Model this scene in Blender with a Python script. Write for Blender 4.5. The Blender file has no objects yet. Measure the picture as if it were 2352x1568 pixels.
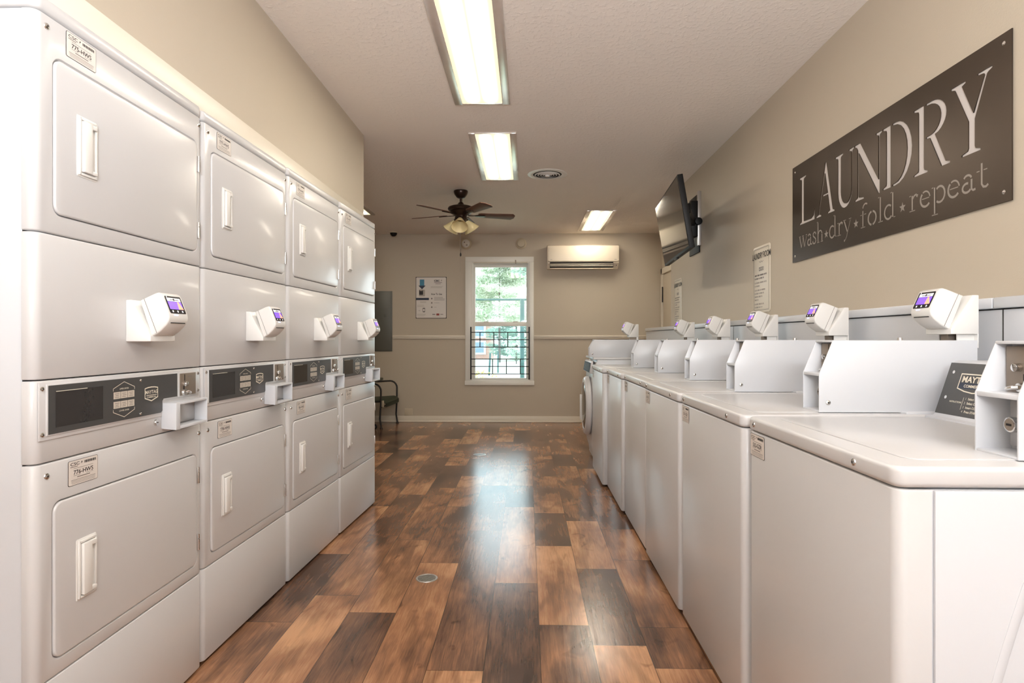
import bpy, bmesh, math, random
from mathutils import Vector, Matrix
PI = math.pi
R = math.radians
sc = bpy.context.scene
col = sc.collection

# ------------------------------------------------------------------ camera
cam_d = bpy.data.cameras.new('camera')
cam = bpy.data.objects.new('camera', cam_d)
col.objects.link(cam)
cam.location = (0, 0, 1.1)
cam.rotation_euler = (R(90), 0, math.atan(34/1400))
cam_d.sensor_width = 36
cam_d.lens = 1400*36/2352
cam_d.shift_y = -5/2352
cam_d.clip_start = 0.05
cam_d.clip_end = 400
sc.camera = cam
# ------------------------------------------------------------------ sky
world = bpy.data.worlds.new('world')
sc.world = world
world.use_nodes = True
bg = world.node_tree.nodes['Background']
bg.inputs[0].default_value = (0.86, 0.94, 1.0, 1)
bg.inputs[1].default_value = 2.4
# daylight entering through the glazed entrance behind the camera
def area(name, loc, rot, sx, sy, power, color):
    d = bpy.data.lights.new(name, 'AREA')
    d.shape = 'RECTANGLE'; d.size = sx; d.size_y = sy
    d.energy = power; d.color = color
    o = bpy.data.objects.new(name, d)
    o.location = loc; o.rotation_euler = rot
    col.objects.link(o)
    return o
area('entrance_daylight', (0.1, -1.9, 1.35), (R(90), 0, 0), 2.5, 1.9, 9.5, (0.74, 0.86, 1.0))
# added fill to brighten the ceiling, modelled as a bounced flash behind the camera
area('bounce_fill', (0.1, -0.9, 1.55), (R(160), 0, 0), 0.5, 0.4, 84, (0.93, 0.96, 1.0))
# ------------------------------------------------------------------ view
sc.view_settings.view_transform = 'Standard'
sc.view_settings.look = 'None'
sc.view_settings.exposure = 1.1
sc.cycles.diffuse_bounces = 8
sc.cycles.max_bounces = 14
sc.view_settings.gamma = 1.0
sc.view_settings.use_curve_mapping = False
LENS = 3.0      # strength of the fluorescent fixtures

# ------------------------------------------------------------------ materials
MATS = {}
def lin(c):
    c = c/255
    return c/12.92 if c <= 0.04045 else ((c+0.055)/1.055)**2.4
def rgb(r, g, b): return (lin(r), lin(g), lin(b), 1)
def mat(name, color, rough=0.5, metal=0.0, noise=0.0, nscale=6.0, bump=0.0, bscale=60.0, spec=0.5, coat=0.0, emis=0.0):
    m = bpy.data.materials.new(name); m.use_nodes = True
    nt = m.node_tree; b = nt.nodes['Principled BSDF']
    b.inputs['Base Color'].default_value = color
    b.inputs['Roughness'].default_value = rough
    b.inputs['Metallic'].default_value = metal
    b.inputs['Specular IOR Level'].default_value = spec
    b.inputs['Coat Weight'].default_value = coat
    b.inputs['Coat Roughness'].default_value = 0.08
    if emis:
        b.inputs['Emission Color'].default_value = color
        b.inputs['Emission Strength'].default_value = emis
    tc = nt.nodes.new('ShaderNodeTexCoord')
    n = nt.nodes.new('ShaderNodeTexNoise'); n.inputs['Scale'].default_value = nscale
    n.inputs['Detail'].default_value = 3
    nt.links.new(tc.outputs['Object'], n.inputs['Vector'])
    mx = nt.nodes.new('ShaderNodeMix'); mx.data_type = 'RGBA'
    mx.inputs[6].default_value = tuple(c*(1-noise) for c in color[:3])+(1,)
    mx.inputs[7].default_value = tuple(min(1, c*(1+noise)) for c in color[:3])+(1,)
    nt.links.new(n.outputs['Fac'], mx.inputs[0])
    nt.links.new(mx.outputs[2], b.inputs['Base Color'])
    if bump:
        n2 = nt.nodes.new('ShaderNodeTexNoise'); n2.inputs['Scale'].default_value = bscale
        n2.inputs['Detail'].default_value = 4
        nt.links.new(tc.outputs['Object'], n2.inputs['Vector'])
        bp = nt.nodes.new('ShaderNodeBump'); bp.inputs['Strength'].default_value = bump
        bp.inputs['Distance'].default_value = 0.004
        nt.links.new(n2.outputs['Fac'], bp.inputs['Height'])
        nt.links.new(bp.outputs[0], b.inputs['Normal'])
    MATS[name] = m
    return m
mat('enamel', rgb(200, 200, 201), 0.30, noise=0.01, nscale=2, coat=0.12)
mat('enamel_side', rgb(203, 206, 211), 0.3, noise=0.01, nscale=2)  # same enamel, lighter and bluer: cool light on camera-facing sides painted in
mat('white_plastic', rgb(222, 221, 218), 0.38, noise=0.01)
mat('gap', rgb(40, 36, 34), 0.8)
mat('wall_paint', rgb(190, 179, 161), 0.5, noise=0.025, nscale=1.2, bump=0.10, bscale=180, spec=0.35)
mat('white_trim', rgb(222, 214, 198), 0.35, noise=0.01)
mat('window_white', rgb(236, 235, 228), 0.35, noise=0.01)
mat('steel', rgb(196, 192, 188), 0.34, 0.85, noise=0.05, nscale=30)
mat('dull_steel', rgb(150, 138, 126), 0.55, 0.7, noise=0.06, nscale=40)
mat('chrome', rgb(215, 213, 210), 0.12, 1.0)
mat('charcoal', rgb(68, 68, 68), 0.35, noise=0.04, nscale=200)
mat('charcoal_window', rgb(44, 42, 42), 0.15, noise=0.06, nscale=150)
mat('ink', rgb(38, 34, 34), 0.6)
mat('ink_grey', rgb(128, 122, 118), 0.6)
mat('ink_pale', rgb(170, 162, 154), 0.6)
mat('sticker', rgb(218, 212, 206), 0.4)
mat('key_white', rgb(196, 188, 176), 0.45)
mat('cream_ink', rgb(226, 220, 204), 0.45)
mat('navy', rgb(34, 44, 66), 0.4)
mat('blue_ink', rgb(60, 130, 160), 0.5)
mat('red_ink', rgb(150, 70, 62), 0.5)
mat('screen_dark', rgb(26, 24, 28), 0.15)
mat('screen_purple', rgb(104, 66, 216), 0.3, emis=0.75)
mat('screen_white', rgb(205, 205, 210), 0.3, emis=0.35)
mat('screen_orange', rgb(235, 160, 120), 0.3, emis=0.4)
mat('led_blue', rgb(140, 170, 255), 0.3, emis=2.2)
mat('screen_matte', rgb(44, 46, 48), 0.6, spec=0.2)
mat('black_plastic', rgb(13, 12, 12), 0.5, spec=0.3)
mat('tv_glass', rgb(8, 7, 8), 0.07, spec=0.6)
mat('bronze', rgb(48, 33, 25), 0.3, 0.55, noise=0.1)
mat('blade_wood', rgb(92, 60, 46), 0.6, noise=0.15, nscale=25)
mat('shade_glass', rgb(224, 208, 160), 0.4, emis=0.0)
mat('fixture_metal', rgb(222, 214, 206), 0.3, 0.35)
mat('fixture_trim', rgb(228, 222, 216), 0.25, 0.6, noise=0.08, nscale=18)
mat('iron', rgb(34, 29, 27), 0.45, 0.2)
mat('sign_steel', rgb(80, 69, 60), 0.33, 0.75, noise=0.22, nscale=3.2)
mat('letter_pale', rgb(200, 194, 190), 0.5)
mat('sign_fine', rgb(146, 137, 128), 0.45)
mat('panel_grey', rgb(92, 92, 84), 0.4, noise=0.04)
mat('green_strap', rgb(46, 54, 36), 0.5)
mat('beige_plastic', rgb(196, 184, 160), 0.5)
mat('ac_white', rgb(232, 220, 200), 0.35)
def foliage(name, ca, cb, sc_):
    m = bpy.data.materials.new(name); m.use_nodes = True; nd = m.node_tree.nodes; lk = m.node_tree.links; nd.clear()
    out = nd.new('ShaderNodeOutputMaterial'); d = nd.new('ShaderNodeBsdfDiffuse'); t = nd.new('ShaderNodeBsdfTranslucent'); mx = nd.new('ShaderNodeMixShader')
    tc = nd.new('ShaderNodeTexCoord'); n = nd.new('ShaderNodeTexNoise'); n.inputs['Scale'].default_value = sc_
    c = nd.new('ShaderNodeMix'); c.data_type = 'RGBA'; c.inputs[6].default_value = ca; c.inputs[7].default_value = cb
    lk.new(tc.outputs['Object'], n.inputs['Vector']); lk.new(n.outputs['Fac'], c.inputs[0])
    lk.new(c.outputs[2], d.inputs[0]); lk.new(c.outputs[2], t.inputs[0])
    lk.new(d.outputs[0], mx.inputs[1]); lk.new(t.outputs[0], mx.inputs[2]); lk.new(mx.outputs[0], out.inputs[0]); MATS[name] = m
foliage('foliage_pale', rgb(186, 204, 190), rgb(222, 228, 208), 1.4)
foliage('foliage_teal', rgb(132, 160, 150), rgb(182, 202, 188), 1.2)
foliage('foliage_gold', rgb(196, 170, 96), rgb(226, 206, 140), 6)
mat('bark', rgb(96, 90, 84), 0.9, noise=0.2)
mat('grass', rgb(176, 184, 160), 0.9, noise=0.15, nscale=0.6)
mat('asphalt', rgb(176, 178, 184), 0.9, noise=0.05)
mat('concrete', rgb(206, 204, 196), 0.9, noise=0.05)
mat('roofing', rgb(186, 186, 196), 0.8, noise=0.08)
mat('pole_green', rgb(44, 80, 77), 0.5)
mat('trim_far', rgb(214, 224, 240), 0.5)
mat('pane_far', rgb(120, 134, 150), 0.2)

def nodes_of(m): return m.node_tree.nodes, m.node_tree.links
# brick
m = mat('brick', rgb(176, 130, 116), 0.85)
nd, lk = nodes_of(m)
bt = nd.new('ShaderNodeTexBrick'); tc = nd.new('ShaderNodeTexCoord')
mp = nd.new('ShaderNodeMapping'); mp.inputs['Rotation'].default_value = (R(90), 0, 0)
bt.inputs['Color1'].default_value = rgb(180, 124, 108); bt.inputs['Color2'].default_value = rgb(150, 100, 90)
bt.inputs['Mortar'].default_value = rgb(196, 184, 176); bt.inputs['Scale'].default_value = 4
lk.new(tc.outputs['Object'], mp.inputs[0]); lk.new(mp.outputs[0], bt.inputs['Vector'])
lk.new(bt.outputs['Color'], nd['Principled BSDF'].inputs['Base Color'])
# ceiling: light knock-down texture
m = mat('ceiling_paint', rgb(236, 229, 222), 0.75, noise=0.02, nscale=1.5, spec=0.3)
nd, lk = nodes_of(m)
tc = nd.new('ShaderNodeTexCoord')
n1 = nd.new('ShaderNodeTexNoise'); n1.inputs['Scale'].default_value = 38; n1.inputs['Detail'].default_value = 5
n1.inputs['Roughness'].default_value = 0.6
mp = nd.new('ShaderNodeMapping'); mp.inputs['Scale'].default_value = (1.15, 1, 1)
lk.new(tc.outputs['Object'], mp.inputs[0]); lk.new(mp.outputs[0], n1.inputs['Vector'])
cr = nd.new('ShaderNodeValToRGB'); cr.color_ramp.elements[0].position = 0.5; cr.color_ramp.elements[1].position = 0.68
lk.new(n1.outputs['Fac'], cr.inputs[0])
bp = nd.new('ShaderNodeBump'); bp.inputs['Strength'].default_value = 0.38; bp.inputs['Distance'].default_value = 0.003
lk.new(cr.outputs[0], bp.inputs['Height']); lk.new(bp.outputs[0], nd['Principled BSDF'].inputs['Normal'])
# glass panes
def glass(name, tint, refl=0.08):
    m = bpy.data.materials.new(name); m.use_nodes = True
    nd, lk = nodes_of(m); nd.clear()
    out = nd.new('ShaderNodeOutputMaterial'); tr = nd.new('ShaderNodeBsdfTransparent')
    gl = nd.new('ShaderNodeBsdfGlossy'); gl.inputs['Roughness'].default_value = 0.02
    tr.inputs[0].default_value = tint
    fr = nd.new('ShaderNodeFresnel'); fr.inputs[0].default_value = 1.45
    mx = nd.new('ShaderNodeMixShader')
    lk.new(fr.outputs[0], mx.inputs[0]); lk.new(tr.outputs[0], mx.inputs[1]); lk.new(gl.outputs[0], mx.inputs[2])
    lk.new(mx.outputs[0], out.inputs[0]); MATS[name] = m
glass('glass_clear', (0.97, 1.0, 0.99, 1))
glass('glass_screened', (0.86, 0.96, 0.97, 1))
# fluorescent lens: two tubes glow through a prismatic diffuser
def lens_mat(name, k):
    m = bpy.data.materials.new(name); m.use_nodes = True
    nd, lk = nodes_of(m); nd.clear()
    out = nd.new('ShaderNodeOutputMaterial'); em = nd.new('ShaderNodeEmission')
    tc = nd.new('ShaderNodeTexCoord'); sp = nd.new('ShaderNodeSeparateXYZ')
    lk.new(tc.outputs['Object'], sp.inputs[0])
    def mth(op, a, b=None, c=None):
        n = nd.new('ShaderNodeMath'); n.operation = op
        for i, v in enumerate((a, b, c)):
            if v is None: continue
            if isinstance(v, (int, float)): n.inputs[i].default_value = v
            else: lk.new(v, n.inputs[i])
        return n.outputs[0]
    ax = mth('ABSOLUTE', sp.outputs[0])
    d = mth('SUBTRACT', ax, 0.052)
    d2 = mth('MULTIPLY', d, d)
    g = mth('EXPONENT', mth('MULTIPLY', d2, -1/(0.021**2)))
    ay = mth('ABSOLUTE', sp.outputs[1])
    e = nd.new('ShaderNodeMapRange'); e.interpolation_type = 'SMOOTHSTEP'
    e.inputs['From Min'].default_value = 0.60; e.inputs['From Max'].default_value = 0.44
    lk.new(ay, e.inputs['Value'])
    g = mth('MULTIPLY', g, e.outputs[0])
    mx = nd.new('ShaderNodeMix'); mx.data_type = 'RGBA'
    mx.inputs[6].default_value = (0.66, 0.545, 0.33, 1)
    mx.inputs[7].default_value = (8.4*k, 7.6*k, 6.4*k, 1)
    lk.new(g, mx.inputs[0]); lk.new(mx.outputs[2], em.inputs[0]); em.inputs[1].default_value = 1
    lk.new(em.outputs[0], out.inputs[0]); MATS[name] = m
lens_mat('lens', LENS)
# floor planks: tone comes from each plank's own value
m = bpy.data.materials.new('floor_vinyl'); m.use_nodes = True; MATS['floor_vinyl'] = m
nd, lk = nodes_of(m); B_ = nd['Principled BSDF']
at = nd.new('ShaderNodeAttribute'); at.attribute_name = 'tone'
sep = nd.new('ShaderNodeSeparateColor'); lk.new(at.outputs['Color'], sep.inputs[0])
tc = nd.new('ShaderNodeTexCoord')
comb = nd.new('ShaderNodeCombineXYZ')
mulr = nd.new('ShaderNodeMath'); mulr.operation = 'MULTIPLY'; mulr.inputs[1].default_value = 37.0
lk.new(sep.outputs[1], mulr.inputs[0]); lk.new(mulr.outputs[0], comb.inputs[0]); lk.new(mulr.outputs[0], comb.inputs[2])
vadd = nd.new('ShaderNodeVectorMath'); vadd.operation = 'ADD'
lk.new(tc.outputs['Object'], vadd.inputs[0]); lk.new(comb.outputs[0], vadd.inputs[1])
def mapn(scale):
    q = nd.new('ShaderNodeMapping'); q.inputs['Scale'].default_value = scale
    lk.new(vadd.outputs[0], q.inputs[0]); return q.outputs[0]
def noi(vec, s, det=4, rough=0.55, dist=0.0):
    q = nd.new('ShaderNodeTexNoise'); q.inputs['Scale'].default_value = s; q.inputs['Detail'].default_value = det
    q.inputs['Roughness'].default_value = rough; q.inputs['Distortion'].default_value = dist
    lk.new(vec, q.inputs['Vector']); return q.outputs['Fac']
def mth(op, a, b=None, clamp=False):
    q = nd.new('ShaderNodeMath'); q.operation = op; q.use_clamp = clamp
    for i, v in enumerate((a, b)):
        if v is None: continue
        if isinstance(v, (int, float)): q.inputs[i].default_value = v
        else: lk.new(v, q.inputs[i])
    return q.outputs[0]
blot = noi(mapn((3.0, 1.3, 1)), 1.6, 3, 0.5, 0.4)
grain = noi(mapn((26, 1.6, 1)), 3.0, 6, 0.7, 0.8)
fine = noi(mapn((90, 5, 1)), 2.2, 3, 0.6)
v = mth('ADD', mth('MULTIPLY', mth('SUBTRACT', blot, 0.5), 1.6), mth('ADD', mth('MULTIPLY', sep.outputs[0], 0.95), 0.05))
v = mth('ADD', v, mth('MULTIPLY', mth('SUBTRACT', grain, 0.5), 0.75))
v = mth('ADD', v, mth('MULTIPLY', mth('SUBTRACT', fine, 0.5), 0.35), True)
cr = nd.new('ShaderNodeValToRGB'); e = cr.color_ramp.elements
e[0].position = 0.0; e[0].color = rgb(72, 53, 44)
e[1].position = 1.0; e[1].color = rgb(200, 152, 112)
x = e.new(0.3); x.color = rgb(112, 82, 64)
x = e.new(0.62); x.color = rgb(156, 112, 82)
lk.new(v, cr.inputs[0])
# knots and cathedral figure
wv = nd.new('ShaderNodeTexWave'); wv.wave_type = 'RINGS'; wv.inputs['Scale'].default_value = 1.5
wv.inputs['Distortion'].default_value = 9; wv.inputs['Detail'].default_value = 3; wv.inputs['Detail Scale'].default_value = 0.8
lk.new(mapn((5, 0.9, 1)), wv.inputs['Vector'])
wr = nd.new('ShaderNodeValToRGB'); wr.color_ramp.elements[0].position = 0.0; wr.color_ramp.elements[0].color = (0.62, 0.62, 0.62, 1)
wr.color_ramp.elements[1].position = 0.22; wr.color_ramp.elements[1].color = (1, 1, 1, 1)
lk.new(wv.outputs['Fac'], wr.inputs[0])
kn = noi(mapn((4, 2.2, 1)), 2.4, 2, 0.5, 1.2)
kr = nd.new('ShaderNodeValToRGB'); kr.color_ramp.elements[0].position = 0.26; kr.color_ramp.elements[0].color = (0.45, 0.42, 0.4, 1)
kr.color_ramp.elements[1].position = 0.36; kr.color_ramp.elements[1].color = (1, 1, 1, 1)
lk.new(kn, kr.inputs[0])
m1 = nd.new('ShaderNodeMix'); m1.data_type = 'RGBA'; m1.blend_type = 'MULTIPLY'; m1.inputs[0].default_value = 0.75
lk.new(cr.outputs[0], m1.inputs[6]); lk.new(wr.outputs[0], m1.inputs[7])
m2 = nd.new('ShaderNodeMix'); m2.data_type = 'RGBA'; m2.blend_type = 'MULTIPLY'; m2.inputs[0].default_value = 0.8
lk.new(m1.outputs[2], m2.inputs[6]); lk.new(kr.outputs[0], m2.inputs[7])
# seams: distance to the plank's edge, stored per corner in uv (metres)
uvn = nd.new('ShaderNodeUVMap'); uvn.uv_map = 'edge'
su = nd.new('ShaderNodeSeparateXYZ'); lk.new(uvn.outputs[0], su.inputs[0])
seam = mth('MINIMUM', su.outputs[0], su.outputs[1])
sr = nd.new('ShaderNodeMapRange'); sr.inputs['From Min'].default_value = 0.0006; sr.inputs['From Max'].default_value = 0.0022
sr.inputs['To Min'].default_value = 0.35
lk.new(seam, sr.inputs['Value'])
m3 = nd.new('ShaderNodeMix'); m3.data_type = 'RGBA'; m3.blend_type = 'MULTIPLY'; m3.inputs[0].default_value = 1
lk.new(m2.outputs[2], m3.inputs[6]); lk.new(sr.outputs[0], m3.inputs[7])
lk.new(m3.outputs[2], B_.inputs['Base Color'])
B_.inputs['Roughness'].default_value = 0.20
B_.inputs['Specular IOR Level'].default_value = 0.62
bp = nd.new('ShaderNodeBump'); bp.inputs['Strength'].default_value = 0.12; bp.inputs['Distance'].default_value = 0.002
lk.new(grain, bp.inputs['Height']); lk.new(bp.outputs[0], B_.inputs['Normal'])

# ------------------------------------------------------------------ mesh helpers
_text_cache = {}
def text_geo(s, size, bold=0.0, align='LEFT'):
    k = (s, round(size, 5), bold, align)
    if k not in _text_cache:
        c = bpy.data.curves.new('txt', 'FONT'); c.body = s; c.size = size; c.offset = bold*size
        c.align_x = align; c.resolution_u = 3; c.fill_mode = 'FRONT'
        o = bpy.data.objects.new('txt', c); col.objects.link(o)
        dg = bpy.context.evaluated_depsgraph_get()
        me = bpy.data.meshes.new_from_object(o.evaluated_get(dg))
        g = ([tuple(q.co[:2]) for q in me.vertices], [tuple(p.vertices) for p in me.polygons])
        bpy.data.objects.remove(o); bpy.data.meshes.remove(me); bpy.data.curves.remove(c)
        _text_cache[k] = g
    return _text_cache[k]

class MB:
    def __init__(s):
        s.bm = bmesh.new(); s.mats = []
    def mi(s, m):
        if m not in s.mats: s.mats.append(m)
        return s.mats.index(m)
    def add(s, t, m, mx=None):
        if mx is not None: t.transform(mx)
        i = s.mi(m)
        vm = {v: s.bm.verts.new(v.co) for v in t.verts}
        for f in t.faces:
            try:
                nf = s.bm.faces.new([vm[v] for v in f.verts]); nf.material_index = i; nf.smooth = True
            except ValueError: pass
        t.free()
    def faces(s, vs, fs, m):
        i = s.mi(m); q = [s.bm.verts.new(v) for v in vs]
        for f in fs:
            try:
                nf = s.bm.faces.new([q[k] for k in f]); nf.material_index = i; nf.smooth = True
            except ValueError: pass
    def box(s, x0, x1, y0, y1, z0, z1, m, bev=0.0, seg=2, mx=None):
        t = bmesh.new(); bmesh.ops.create_cube(t, size=1)
        for v in t.verts:
            v.co = Vector(((x0+x1)/2+v.co.x*abs(x1-x0), (y0+y1)/2+v.co.y*abs(y1-y0), (z0+z1)/2+v.co.z*abs(z1-z0)))
        if bev: bmesh.ops.bevel(t, geom=t.edges[:], offset=bev, segments=seg, affect='EDGES', profile=0.5)
        s.add(t, m, mx)
    def prism(s, poly, axis, a, b, m, bev=0.0, seg=2, mx=None, only_caps=False):
        """poly in the other two axes (in xyz order), extruded from a to b along axis"""
        t = bmesh.new()
        def P(p, c):
            if axis == 'x': return (c, p[0], p[1])
            if axis == 'y': return (p[0], c, p[1])
            return (p[0], p[1], c)
        va = [t.verts.new(P(p, a)) for p in poly]; vb = [t.verts.new(P(p, b)) for p in poly]
        n = len(poly)
        f1 = t.faces.new(va[::-1]); f2 = t.faces.new(vb)
        for i in range(n): t.faces.new((va[i], va[(i+1) % n], vb[(i+1) % n], vb[i]))
        bmesh.ops.recalc_face_normals(t, faces=t.faces[:])
        if bev:
            es = t.edges[:] if not only_caps else list(f1.edges)+list(f2.edges)
            bmesh.ops.bevel(t, geom=es, offset=bev, segments=seg, affect='EDGES', profile=0.5)
        s.add(t, m, mx)
    def cyl(s, p0, p1, r0, r1, m, n=20, bev=0.0):
        p0 = Vector(p0); p1 = Vector(p1); d = p1-p0
        t = bmesh.new()
        bmesh.ops.create_cone(t, cap_ends=True, segments=n, radius1=r0, radius2=r1, depth=d.length)
        if bev:
            es = [e for e in t.edges if all(len(f.verts) != 4 for f in e.link_faces) or any(len(f.verts) > 4 for f in e.link_faces)]
            bmesh.ops.bevel(t, geom=es, offset=bev, segments=2, affect='EDGES', profile=0.5)
        q = Vector((0, 0, 1)).rotation_difference(d.normalized()).to_matrix().to_4x4()
        s.add(t, m, Matrix.Translation((p0+p1)/2) @ q)
    def sphere(s, c, r, m, sc_=(1, 1, 1), n=12):
        t = bmesh.new(); bmesh.ops.create_uvsphere(t, u_segments=n, v_segments=max(6, n//2), radius=r)
        s.add(t, m, Matrix.Translation(c) @ Matrix.Diagonal((*sc_, 1)))
    def lathe(s, prof, m, mx=None, n=32):
        t = bmesh.new(); rings = []
        for r, z in prof:
            rings.append([t.verts.new((r*math.cos(2*PI*i/n), r*math.sin(2*PI*i/n), z)) for i in range(n)] if r > 1e-6 else [t.verts.new((0, 0, z))])
        for a, b in zip(rings, rings[1:]):
            for i in range(n):
                j = (i+1) % n
                if len(a) == 1 and len(b) == 1: continue
                if len(a) == 1: t.faces.new((a[0], b[i], b[j]))
                elif len(b) == 1: t.faces.new((a[i], a[j], b[0]))
                else: t.faces.new((a[i], a[j], b[j], b[i]))
        bmesh.ops.recalc_face_normals(t, faces=t.faces[:])
        s.add(t, m, mx)
    def tube(s, pts, r, m, n=8, closed=False):
        pts = [Vector(p) for p in pts]; t = bmesh.new(); rings = []
        N = len(pts); up = None
        for i, p in enumerate(pts):
            if closed: d = (pts[(i+1) % N]-pts[i-1]).normalized()
            else: d = (pts[min(i+1, N-1)]-pts[max(i-1, 0)]).normalized()
            if up is None:
                up = Vector((0, 0, 1)) if abs(d.z) < 0.9 else Vector((1, 0, 0))
            a = d.cross(up).normalized(); b = a.cross(d).normalized(); up = b
            rings.append([t.verts.new(p+a*r*math.cos(2*PI*k/n)+b*r*math.sin(2*PI*k/n)) for k in range(n)])
        for i in range(N if closed else N-1):
            A, B = rings[i], rings[(i+1) % N]
            for k in range(n): t.faces.new((A[k], A[(k+1) % n], B[(k+1) % n], B[k]))
        if not closed:
            t.faces.new(rings[0][::-1]); t.faces.new(rings[-1])
        bmesh.ops.recalc_face_normals(t, faces=t.faces[:])
        s.add(t, m)
    def build(s, name, parent=None, loc=None, angle=35, **tags):
        me = bpy.data.meshes.new(name)
        s.bm.to_mesh(me); s.bm.free()
        for k in s.mats: me.materials.append(MATS[k])
        me.set_sharp_from_angle(angle=R(angle))
        o = bpy.data.objects.new(name, me); col.objects.link(o)
        if parent: o.parent = parent
        if loc: o.location = loc
        for k, v in tags.items(): o[k] = v
        return o

class Art:
    """flat printing on a surface: origin, right, up; layers stack outwards along n"""
    def __init__(s, mb, o, r, u, off=0.0):
        s.mb = mb; s.o = Vector(o); s.r = Vector(r).normalized(); s.u = Vector(u).normalized()
        s.n = s.r.cross(s.u); s.off = off; s.kx = 1.0
    def p(s, a, b, l): return s.o+s.r*(a*s.kx)+s.u*b+s.n*(s.off+l*0.0003)
    def rect(s, a0, b0, a1, b1, m, l=1): s.poly([(a0, b0), (a1, b0), (a1, b1), (a0, b1)], m, l)
    def poly(s, pts, m, l=1): s.mb.faces([s.p(a, b, l) for a, b in pts], [tuple(range(len(pts)))], m)
    def line(s, pts, w, m, l=1, closed=False):
        n = len(pts)
        for i in range(n if closed else n-1):
            a = Vector(pts[i]); b = Vector(pts[(i+1) % n]); d = (b-a)
            if d.length < 1e-7: continue
            d.normalize(); q = Vector((-d.y, d.x))*w/2; e = d*w*0.35
            s.poly([tuple(a-q-e), tuple(b-q+e), tuple(b+q+e), tuple(a+q-e)], m, l+.25*(i % 3))
    def text(s, t, a, b, h, m, align='LEFT', bold=0.0, l=2, sx=1.0):
        vs, fs = text_geo(t, h*1.38, bold, align)
        s.mb.faces([s.p(a+x*sx, b+y, l) for x, y in vs], fs, m)
    def disc(s, a, b, r, m, l=1, n=16): s.poly([(a+r*math.cos(2*PI*i/n), b+r*math.sin(2*PI*i/n)) for i in range(n)], m, l)

def rrect(x0, x1, y0, y1, r, n=5):
    pts = []
    for cx, cy, a0 in ((x1-r, y1-r, 0), (x0+r, y1-r, 90), (x0+r, y0+r, 180), (x1-r, y0+r, 270)):
        for i in range(n+1):
            a = R(a0+90*i/n); pts.append((cx+r*math.cos(a), cy+r*math.sin(a)))
    return pts
def empty(name, loc=(0, 0, 0), rz=0.0, **tags):
    o = bpy.data.objects.new(name, None); o.empty_display_size = 0.1
    o.location = loc; o.rotation_euler = (0, 0, rz); col.objects.link(o)
    for k, v in tags.items(): o[k] = v
    return o
def copy_tree(o, parent=None, skip=()):
    c = o.copy(); col.objects.link(c)
    if parent: c.parent = parent
    for ch in list(o.children):
        if ch.name.split('.')[0] in skip: continue
        copy_tree(ch, c, skip)
    return c
def S(name, mb, **k): return mb.build(name, kind='structure', **k)

# ================================================================== ROOM
YB = 8.08; ZC = 2.5; XR = 1.41
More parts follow.
